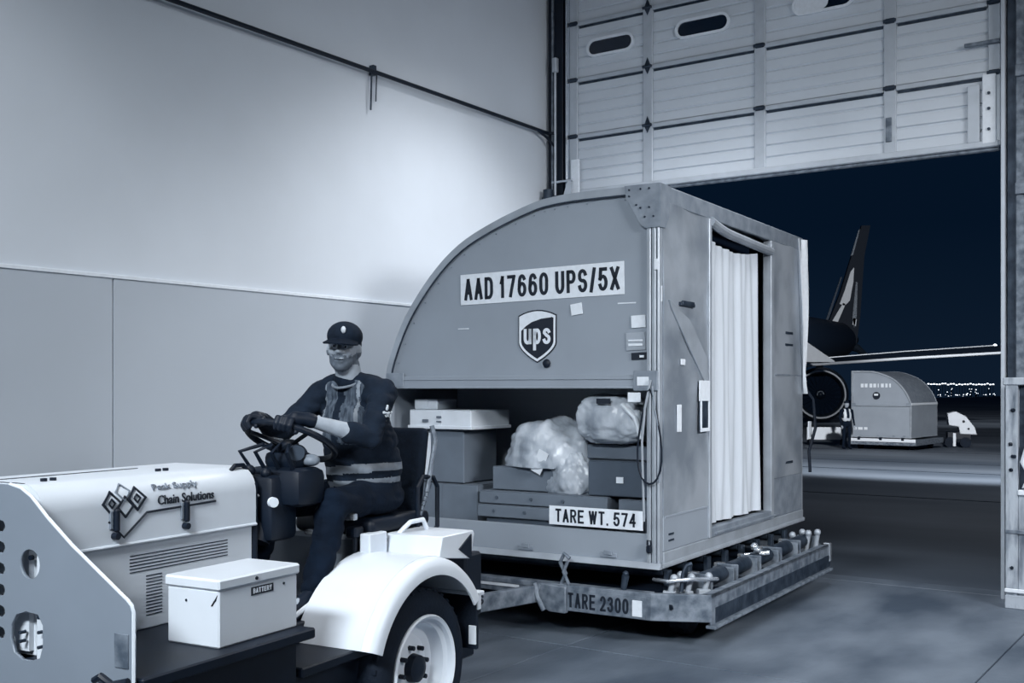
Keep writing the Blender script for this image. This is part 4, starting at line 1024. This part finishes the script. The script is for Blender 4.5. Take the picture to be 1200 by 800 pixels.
# cap
cp = MB(); cp.ell(h(0, .008, .062), (.085, .102, .072), rot=HM.to_3x3().to_4x4())
capo = person_part('cap', cp, CLOTH2, pe, .007, 2, label='dark cap with a pale badge')
def brim(u, v):
    a = (u - .5) * R(130); rr_ = .078 + (.098) * v
    return HM @ V((math.sin(a) * (.082 + .012 * v), -.005 - math.cos(a) * (.075 + .095 * v), .052 - .035 * v * math.cos(a) - .018 * abs(math.sin(a)) ** 2 + .0 ))
part('brim', MB().sheet(brim, 16, 5, .006), CLOTH, capo)
part('badge', MB().ell(h(.012, -.090, .086), (.013, .008, .017)), REFL, capo)
# shirt, vest, trousers, gloves, shoes
s_ = MB(); torso(s_, .004)
s_.cap((-.51, .12, 1.62), (-.507, .10, 1.655), .074, .070)
s_.cap(shL, elL, .066, .056); s_.cap(elL, elL.lerp(wrL, .30), .055, .053)
s_.cap(shR, elR, .066, .056); s_.cap(elR, elR.lerp(wrR, .85), .055, .040)
shirt = person_part('shirt', s_, CLOTH2, pe, .009, 3, wr=.009, sd=2)
part('collar', MB().tube([V((-.507, .085, 1.665)) + V((.072 * math.cos(a), .068 * math.sin(a), .030 * math.sin(a) - .012)) for a in [2 * math.pi * k / 24 for k in range(24)]], .006, 6, closed=True), TAPE, shirt)
em = MB()
for k in range(16):
    a = rnd.uniform(0, 6.28); q = rnd.uniform(0, .04)
    em.ell(V((-.240 + .15 * q * math.sin(a), .035 + q * math.cos(a) * .9, 1.50 + q * math.sin(a))), (.006, rnd.uniform(.005, .010), rnd.uniform(.005, .010)), n=6)
part('sleeve_badge', em, REFL, shirt, label='pale splash badge on the left sleeve')
v_ = MB(); torso(v_, .014)
# arm holes stay narrow: the vest is only the trunk
def vrule(p):
    x = p.x + .515
    if abs(p.z - (1.235 + .08 * (p.x + .5))) < .020 or abs(p.z - (1.17 + .08 * (p.x + .5))) < .014: return 1
    if p.y < .12 and (.088 < abs(x) < .102) and p.z > 1.36: return 1
    if p.y < .14 and .02 < abs(x) < .14 and p.z > 1.36: return 2
    return 0
vest_me = MB()
vest_me.ell((-.52, .25, 1.24), (.190, .158, .17)).ell((-.515, .20, 1.36), (.192, .148, .16)).ell((-.51, .15, 1.48), (.170, .150, .125)).cap((-.52, .18, 1.22), (-.515, .12, 1.42), .158, .138).cap((-.43, .12, 1.61), (-.59, .12, 1.61), .078, .078)
person_part('vest', vest_me, [CLOTH2, TAPE, VESTM], pe, .009, 3, wr=.008, rule=vrule, sd=5, label='dark vest with pale reflective bands')
p_ = MB()
p_.cap((-.47, .28, 1.11), (-.57, .28, 1.11), .125, .125)
for hp, kn, an in ((hipL, knL, anL), (hipR, knR, anR)):
    p_.cap(hp, kn, .098, .074); p_.cap(kn, kn.lerp(an, .5), .073, .066); p_.cap(kn.lerp(an, .5), an + V((0, 0, .02)), .066, .060)
person_part('trousers', p_, CLOTH, pe, .010, 3, wr=.012, sd=9, sc_=7)
for wr_, g_, sd_ in ((wrL, gL, 1), (wrR, gR, -1)):
    gl = MB(); hand(gl, wr_, g_, sd_, .0035); gl.cap(wr_.lerp(elL if sd_ > 0 else elR, .08), wr_, .034, .033)
    person_part('glove', gl, BLACK, pe, .0048, 2)
for an in (anL, anR):
    s2 = MB(); s2.cap(an + V((0, .01, .02)), an + V((0, .01, -.03)), .052, .05).cap(an + V((0, .03, -.045)), an + V((0, -.17, -.055)), .044, .036).cap(an + V((0, -.02, -.01)), an + V((0, -.12, -.045)), .045, .036)
    sh_ = person_part('shoe', s2, BLACK, pe, .007, 2)
    part('sole', MB().prism([(an.x - .042, an.y + .07), (an.x + .042, an.y + .07), (an.x + .045, an.y - .1), (an.x + .04, an.y - .19), (an.x, an.y - .215), (an.x - .04, an.y - .19), (an.x - .045, an.y - .1)], 'z', .627, .645, b=.004), STEELD, sh_)

# ================================================================ APRON OUTSIDE
def gz(y): return -.02 * max(0, min(y, 33)) * .95
ap = MB().sheet(lambda u, v: (-60 + 160 * u, .25 + (v ** 3) * 600, gz(.25 + (v ** 3) * 600) - .012), 4, 90)
struct(ROOM, 'apron', ap, APRON, label='dark concrete apron outside the doorway')
for yy in (9.5, 17.5, 22, 30):
    o = struct(ROOM, 'trim_2', MB().box(-30, 60, yy, yy + .05, gz(yy) - .012, gz(yy) - .006), BLACK, label='dark joint across the apron')

def z_at(x, y):
    q = ROOM.M.inverted() @ V((x, y, 0)); return gz(q.y) - .012
# far container on its dolly
fx, fy = 12.62, 40.6
FZ = z_at(fx, fy + 1)
FAR = Frame(fx, fy, 0, -38 + 0)
fc, fpart = container(FAR, FZ + .45, 'cargo_container', 'smaller-looking curved container far out on the apron beside the jet engine', full=False, flip=True)
part('side_skin', MB().box(-.01, .0, .04, 2.96, FZ + .5, FZ + 2.8), PANEL, fc)
part('lower_panel', MB().box(.06, 2.14, -.01, .012, FZ + .50, FZ + 1.58), PANEL, fc)
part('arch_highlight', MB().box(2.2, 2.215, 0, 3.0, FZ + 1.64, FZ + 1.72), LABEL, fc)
for k, (a_, b_) in enumerate(((.35, .46), (.5, .6), (.68, .78), (.82, .92), (.98, 1.02), (1.1, 1.2), (1.26, 1.34), (1.4, 1.46))):
    part('marking', MB().box(a_, b_, -.008, -.0, FZ + 2.28, FZ + 2.42), LABEL, fc)
part('emblem', MB().cyl((.93, -.01, FZ + 1.98), (.93, .01, FZ + 1.98), .14, 14), INK, fc)
part('marking', MB().box(.85, 1.0, -.02, -.01, FZ + 1.98, FZ + 2.05), LABEL, fc)
part('marking', MB().box(.1, .2, -.03, -.01, FZ + .72, FZ + .82).box(.26, .42, -.03, -.01, FZ + .72, FZ + .82).box(.48, .6, -.03, -.01, FZ + .72, FZ + .82), LABEL, fc)
t = thing(FAR, 'cargo_dolly', 'distant low dolly under the far container on the apron', 'dolly', (1.1, 1.3, FZ))
part('frame', MB().box(-.1, 2.4, -.15, 3.1, FZ + .18, FZ + .38, .01), STEEL, t)
part('rail', MB().box(-.1, 2.4, -.2, -.15, FZ + .3, FZ + .42, .01), LABEL, t)
for x in (.3, 1.1, 1.9): part('bracket', MB().box(x, x + .1, -.22, -.1, FZ + .36, FZ + .47, .01), BLACK, t)
for x in (.2, 2.1):
    for y in (.4, 2.5): part('wheel', MB().lathe([(-.06, 0), (-.06, .18), (.06, .18), (.06, 0)], (x, y, FZ + .18), 'x', 18), RUBBER, t)

# ramp worker by the far container
def small_person(x, y, label):
    z = z_at(x, y); fr = Frame(x, y, z, 10)
    t = thing(fr, 'person', label, 'person', (0, 0, 0))
    b = MB()
    b.ell((0, 0, .93), (.17, .12, .14)).ell((0, 0, 1.2), (.18, .12, .26)).cap((-.17, 0, 1.40), (.17, 0, 1.40), .07, .07).cap((0, 0, 1.4), (0, 0, 1.56), .06, .055).ell((0, -.01, 1.64), (.085, .10, .12)).ell((0, -.11, 1.63), (.015, .02, .02))
    for s in (-1, 1):
        b.cap((s * .09, 0, .9), (s * .11, -.02, .5), .085, .06).cap((s * .11, -.02, .5), (s * .12, .02, .08), .06, .042).cap((s * .12, .03, .05), (s * .12, -.13, .04), .045, .04)
        b.cap((s * .21, 0, 1.4), (s * .26, 0, 1.12), .055, .045).cap((s * .26, 0, 1.12), (s * .25, -.12, .88), .043, .032).cap((s * .25, -.12, .88), (s * .245, -.15, .80), .035, .028)
        for i in range(4): b.cap((s * (.235 + .008 * i), -.15 - .01 * i, .80), (s * (.235 + .008 * i), -.16 - .01 * i, .73), .011, .009)
        b.cap((s * .22, -.14, .83), (s * .2, -.17, .77), .012, .01)
    def rule(p): return 1 if (p.z > 1.52 or (p.z < .86 and abs(p.x) > .2)) else 0
    person_part('body', b, [CLOTH, SKIN], t, .016, 3, rule=rule)
    v = MB(); v.ell((0, 0, 1.2), (.195, .14, .25)).cap((-.1, 0, 1.40), (.1, 0, 1.40), .075, .075)
    person_part('vest', v, [CLOTH2, REFL], t, .016, 3, rule=lambda p: 1 if (abs(abs(p.x) - .1) < .05 or abs(p.z - 1.08) < .05) else 0, label='vest with broad pale bands')
    person_part('cap', MB().ell((0, .0, 1.70), (.095, .11, .07)), CLOTH, t, .014, 2)
small_person(12.25, 40.0, 'ramp worker in dark clothes with pale vest bands standing by the jet engine')

# small white tug right of the far container
tx, ty = 17.3, 42.0; tz = z_at(tx, ty); fr = Frame(tx, ty, tz, -15)
t = thing(fr, 'small_tug', 'small white sloping-nosed cart right of the far container on the apron', 'vehicle', (0, 0, 0))
part('body', MB().prism([(-.55, 1.3), (-.25, 1.38), (.1, 1.2), (.42, .78), (.5, .5), (-.1, .52), (-.15, .8), (-.5, .85)], 'y', -.3, .3, b=.02), WHITE, t)
part('marking', MB().cyl((.02, -.32, 1.0), (.02, -.3, 1.0), .05, 10).cyl((.2, -.32, .72), (.2, -.3, .72), .04, 10), BLACK, t)
part('underbody', MB().box(-.55, .3, -.25, .25, .3, .6, .02), BLACK, t)
part('post', MB().box(-.35, -.25, -.28, -.2, .05, .55), LABEL, t)
for x in (-.45, .1): part('wheel', MB().lathe([(-.06, 0), (-.06, .2), (.06, .2), (.06, 0)], (x, -.2, .2), 'y', 16), RUBBER, t)
# bright low barrier under the engine
bx, by = 12.5, 43.5; bz = z_at(bx, by)
t = thing(Frame(bx, by, bz, -2), 'ramp_barrier', 'long white low panel on the apron under the jet engine', 'barrier', (0, 0, 0))
part('panel', MB().box(-.75, .75, -.03, .03, .22, .72, .01), WHITE, t)
part('foot', MB().box(-.7, -.6, -.2, .2, 0, .25, .01).box(.6, .7, -.2, .2, 0, .25, .01), BLACK, t)
t2 = thing(Frame(bx, by, bz, -2), 'ramp_barrier', 'short white block left of the long low panel under the jet engine', 'barrier', (-1.1, 0, 0))
part('panel', MB().box(-1.3, -.95, -.05, .05, .2, .95, .02), WHITE, t2)
part('foot', MB().box(-1.25, -1.0, -.2, .2, 0, .22, .01), BLACK, t2)

# ---------------------------------------------------------------- jet aircraft
PZ0 = -.64
ac = thing(WORLD, 'cargo_jet', 'dark parked cargo jet seen through the doorway, showing engine, wing and tail', 'aircraft', (10, 75, PZ0))
# engine: intake ring faces the hall
EY = 60; EX = (962 - 600) / 1280 * EY; EZ = 1.62 - 7 * EY / 1280
Me = Matrix.Translation((EX, EY, EZ)) @ Matrix.Rotation(R(-14), 4, 'Z')
en = part('engine', MB().lathe([(0.05, 1.22), (-.02, 1.27), (0.05, 1.33), (.9, 1.52), (2.2, 1.5), (3.8, 1.15), (3.9, 1.0), (3.0, .9), (1.2, 1.1), (.5, 1.16)], (0, 0, 0), 'y', 64, M=Me), STEELD, ac)
part('intake_lip', MB().lathe([(.02, 1.235), (-.06, 1.265), (.0, 1.335), (.1, 1.33), (.1, 1.235)], (0, 0, 0), 'y', 64, M=Me), WHITE, en)
part('fan', MB().lathe([(1.0, 0), (1.0, 1.15), (1.05, 1.15), (1.05, 0)], (0, 0, 0), 'y', 40, M=Me), PIT, en)
bl = MB()
for k in range(24):
    bl.box(.28, 1.12, -.02, .02, -.07, .07, M=Me @ Matrix.Translation((0, .92, 0)) @ Matrix.Rotation(2 * math.pi * k / 24, 4, 'Y') @ Matrix.Rotation(R(35), 4, 'X'))
part('fan_blade', bl, PIT, en, smooth=False, kind='stuff')
part('spinner', MB().lathe([(.55, 0), (.62, .1), (.8, .22), (.98, .3), (.98, 0)], (0, 0, 0), 'y', 24, M=Me), BLACK, en)
part('spinner_mark', MB().tube([Me @ V((.17 * math.cos(a), .64 + .05 * a / 3, .17 * math.sin(a))) for a in [k * .35 for k in range(11)]], .03, 6), STEEL, en)
part('pylon', MB().prism([(.8, 1.45), (3.5, 1.1), (5.5, 2.0), (4.0, 2.2)], 'x', -.15, .15, M=Me), BLACK, ac)
# wing with light on its leading and trailing edges painted as pale strips
def P(px, py, Y): return V(((px - 600) / 1280 * Y, Y, 1.62 + (455 - py) / 1280 * Y))
LE = [P(880, 432, 59), P(940, 428, 60.5), P(1060, 420, 63), P(1230, 410, 67)]
TE = [P(890, 424, 69), P(950, 421, 69.5), P(1060, 412, 71), P(1166, 405, 73)]
wg = MB()
t_ = bmesh.new(); n_ = 4
rows = []
for a_, c_ in zip(LE, TE):
    th_ = .35; rows.append([t_.verts.new(q) for q in (a_, a_.lerp(c_, .3) + V((0, 0, th_ * .6)), c_, a_.lerp(c_, .35) - V((0, 0, th_ * .5)))])
for i in range(3):
    for k in range(4): t_.faces.new((rows[i][k], rows[i + 1][k], rows[i + 1][(k + 1) % 4], rows[i][(k + 1) % 4]))
t_.faces.new(rows[0]); t_.faces.new(rows[-1][::-1]); bmesh.ops.recalc_face_normals(t_, faces=t_.faces)
wg._add(t_); wn = part('wing', wg, SKYPAINT, ac)
part('leading_edge_painted_light', MB().tube(LE, .08, 8), LABEL, wn)
part('trailing_edge_painted_light', MB().tube(TE, .06, 8), LABEL, wn)
part('wing_tip_lamp', MB().ell(TE[-1], .13, n=8), LAMPM, wn)
# fuselage, fairing
f0, f1 = P(830, 405, 56), P(1000, 398, 104)
part('fuselage', MB().tube([f0, f0.lerp(f1, .5), f0.lerp(f1, .8), f1], [1.9, 1.9, 1.6, .5], 32), SKYPAINT, ac)
part('wing_fairing', MB().prism([(0, 0), (0, 1.35), (.5, 1.15), (2.1, .05), (2.1, 0)], 'y', 0, 3, M=Matrix.Translation(P(930, 424, 56))), WHITE, ac)
# tail fin
FY = 96
fin = [(963, 398), (1004, 402), (1008, 372), (1013, 300), (1020, 264), (1010, 264), (998, 300), (984, 345)]
fp3 = [P(a_, b_, FY) for a_, b_ in fin]
t_ = bmesh.new(); A = [t_.verts.new(q) for q in fp3]; B = [t_.verts.new(q + V((0, .35, 0))) for q in fp3]
t_.faces.new(A); t_.faces.new(B[::-1])
for i in range(len(A)): t_.faces.new((A[i], B[i], B[(i + 1) % len(A)], A[(i + 1) % len(A)]))
bmesh.ops.recalc_face_normals(t_, faces=t_.faces); mb = MB(); mb._add(t_); fn_ = part('tail_fin', mb, SKYPAINT, ac, smooth=False)
def flat(pts, m, nm='tail_marking'):
    t_ = bmesh.new(); A = [t_.verts.new(P(a_, b_, FY - .1)) for a_, b_ in pts]; B = [t_.verts.new(P(a_, b_, FY - .1) + V((0, .12, 0))) for a_, b_ in pts]
    t_.faces.new(A); t_.faces.new(B[::-1])
    for i in range(len(A)): t_.faces.new((A[i], B[i], B[(i + 1) % len(A)], A[(i + 1) % len(A)]))
    bmesh.ops.recalc_face_normals(t_, faces=t_.faces); mb = MB(); mb._add(t_); return part(nm, mb, m, fn_, smooth=False)
flat([(997, 318), (1001, 313), (1000, 330), (996, 352), (990, 358), (984, 356), (990, 340)], WHITE)
flat([(988, 355), (991, 356), (978, 386), (973, 389), (970, 385)], WHITE)
flat([(1006, 270), (1008, 268), (1000, 298), (997, 300)], STEEL)
flat([(985, 325), (987, 324), (973, 368), (967, 384), (965, 383)], STEELD)
flat([(1003, 330), (1005, 331), (1004, 370), (1001, 384), (999, 372)], STEEL)
flat([(1000, 372), (1004, 374), (1003, 382), (999, 380)], WHITE)
part('tailplane', MB().tube([P(985, 400, 98), P(1005, 408, 97), P(1014, 415, 96)], [.5, .35, .2], 8), STEELD, ac)

# distant lamps: low lights strung out along the far side of the airfield
r2 = random.Random(3)
lampspec = [(1088 + i * 3.3, 450 + r2.uniform(-.8, .8), 2.3, 420) for i in range(24)]
lampspec += [(r2.uniform(1092, 1168), r2.choice((456, 459, 461, 462, 463, 466)) + r2.uniform(-.8, .8), r2.uniform(.7, 1.3), 300) for i in range(36)]
for i, (px, py, wd, Y) in enumerate(lampspec):
    loc = P(px, py, Y); g_ = z_at(loc.x, loc.y); r_ = wd * Y / 1280 * .62
    k_ = max(loc.z - g_, r_)
    mb = MB(); mb.ell((0, 0, k_), (r_, .3 * r_, r_ * (.5 if wd > 1.6 else .8)), n=5); mb.box(-.06, .06, -.06, .06, 0, k_, mi=1)
    solo(Frame(loc.x, loc.y, g_, 0), 'airfield_lamp', mb, [LAMPM, PIT], 'tiny bright lamp in the row of lights beyond the apron', 'lamp', (0, 0, 0), 'distant lights on the far side of the airfield')
bpy.context.view_layer.update()
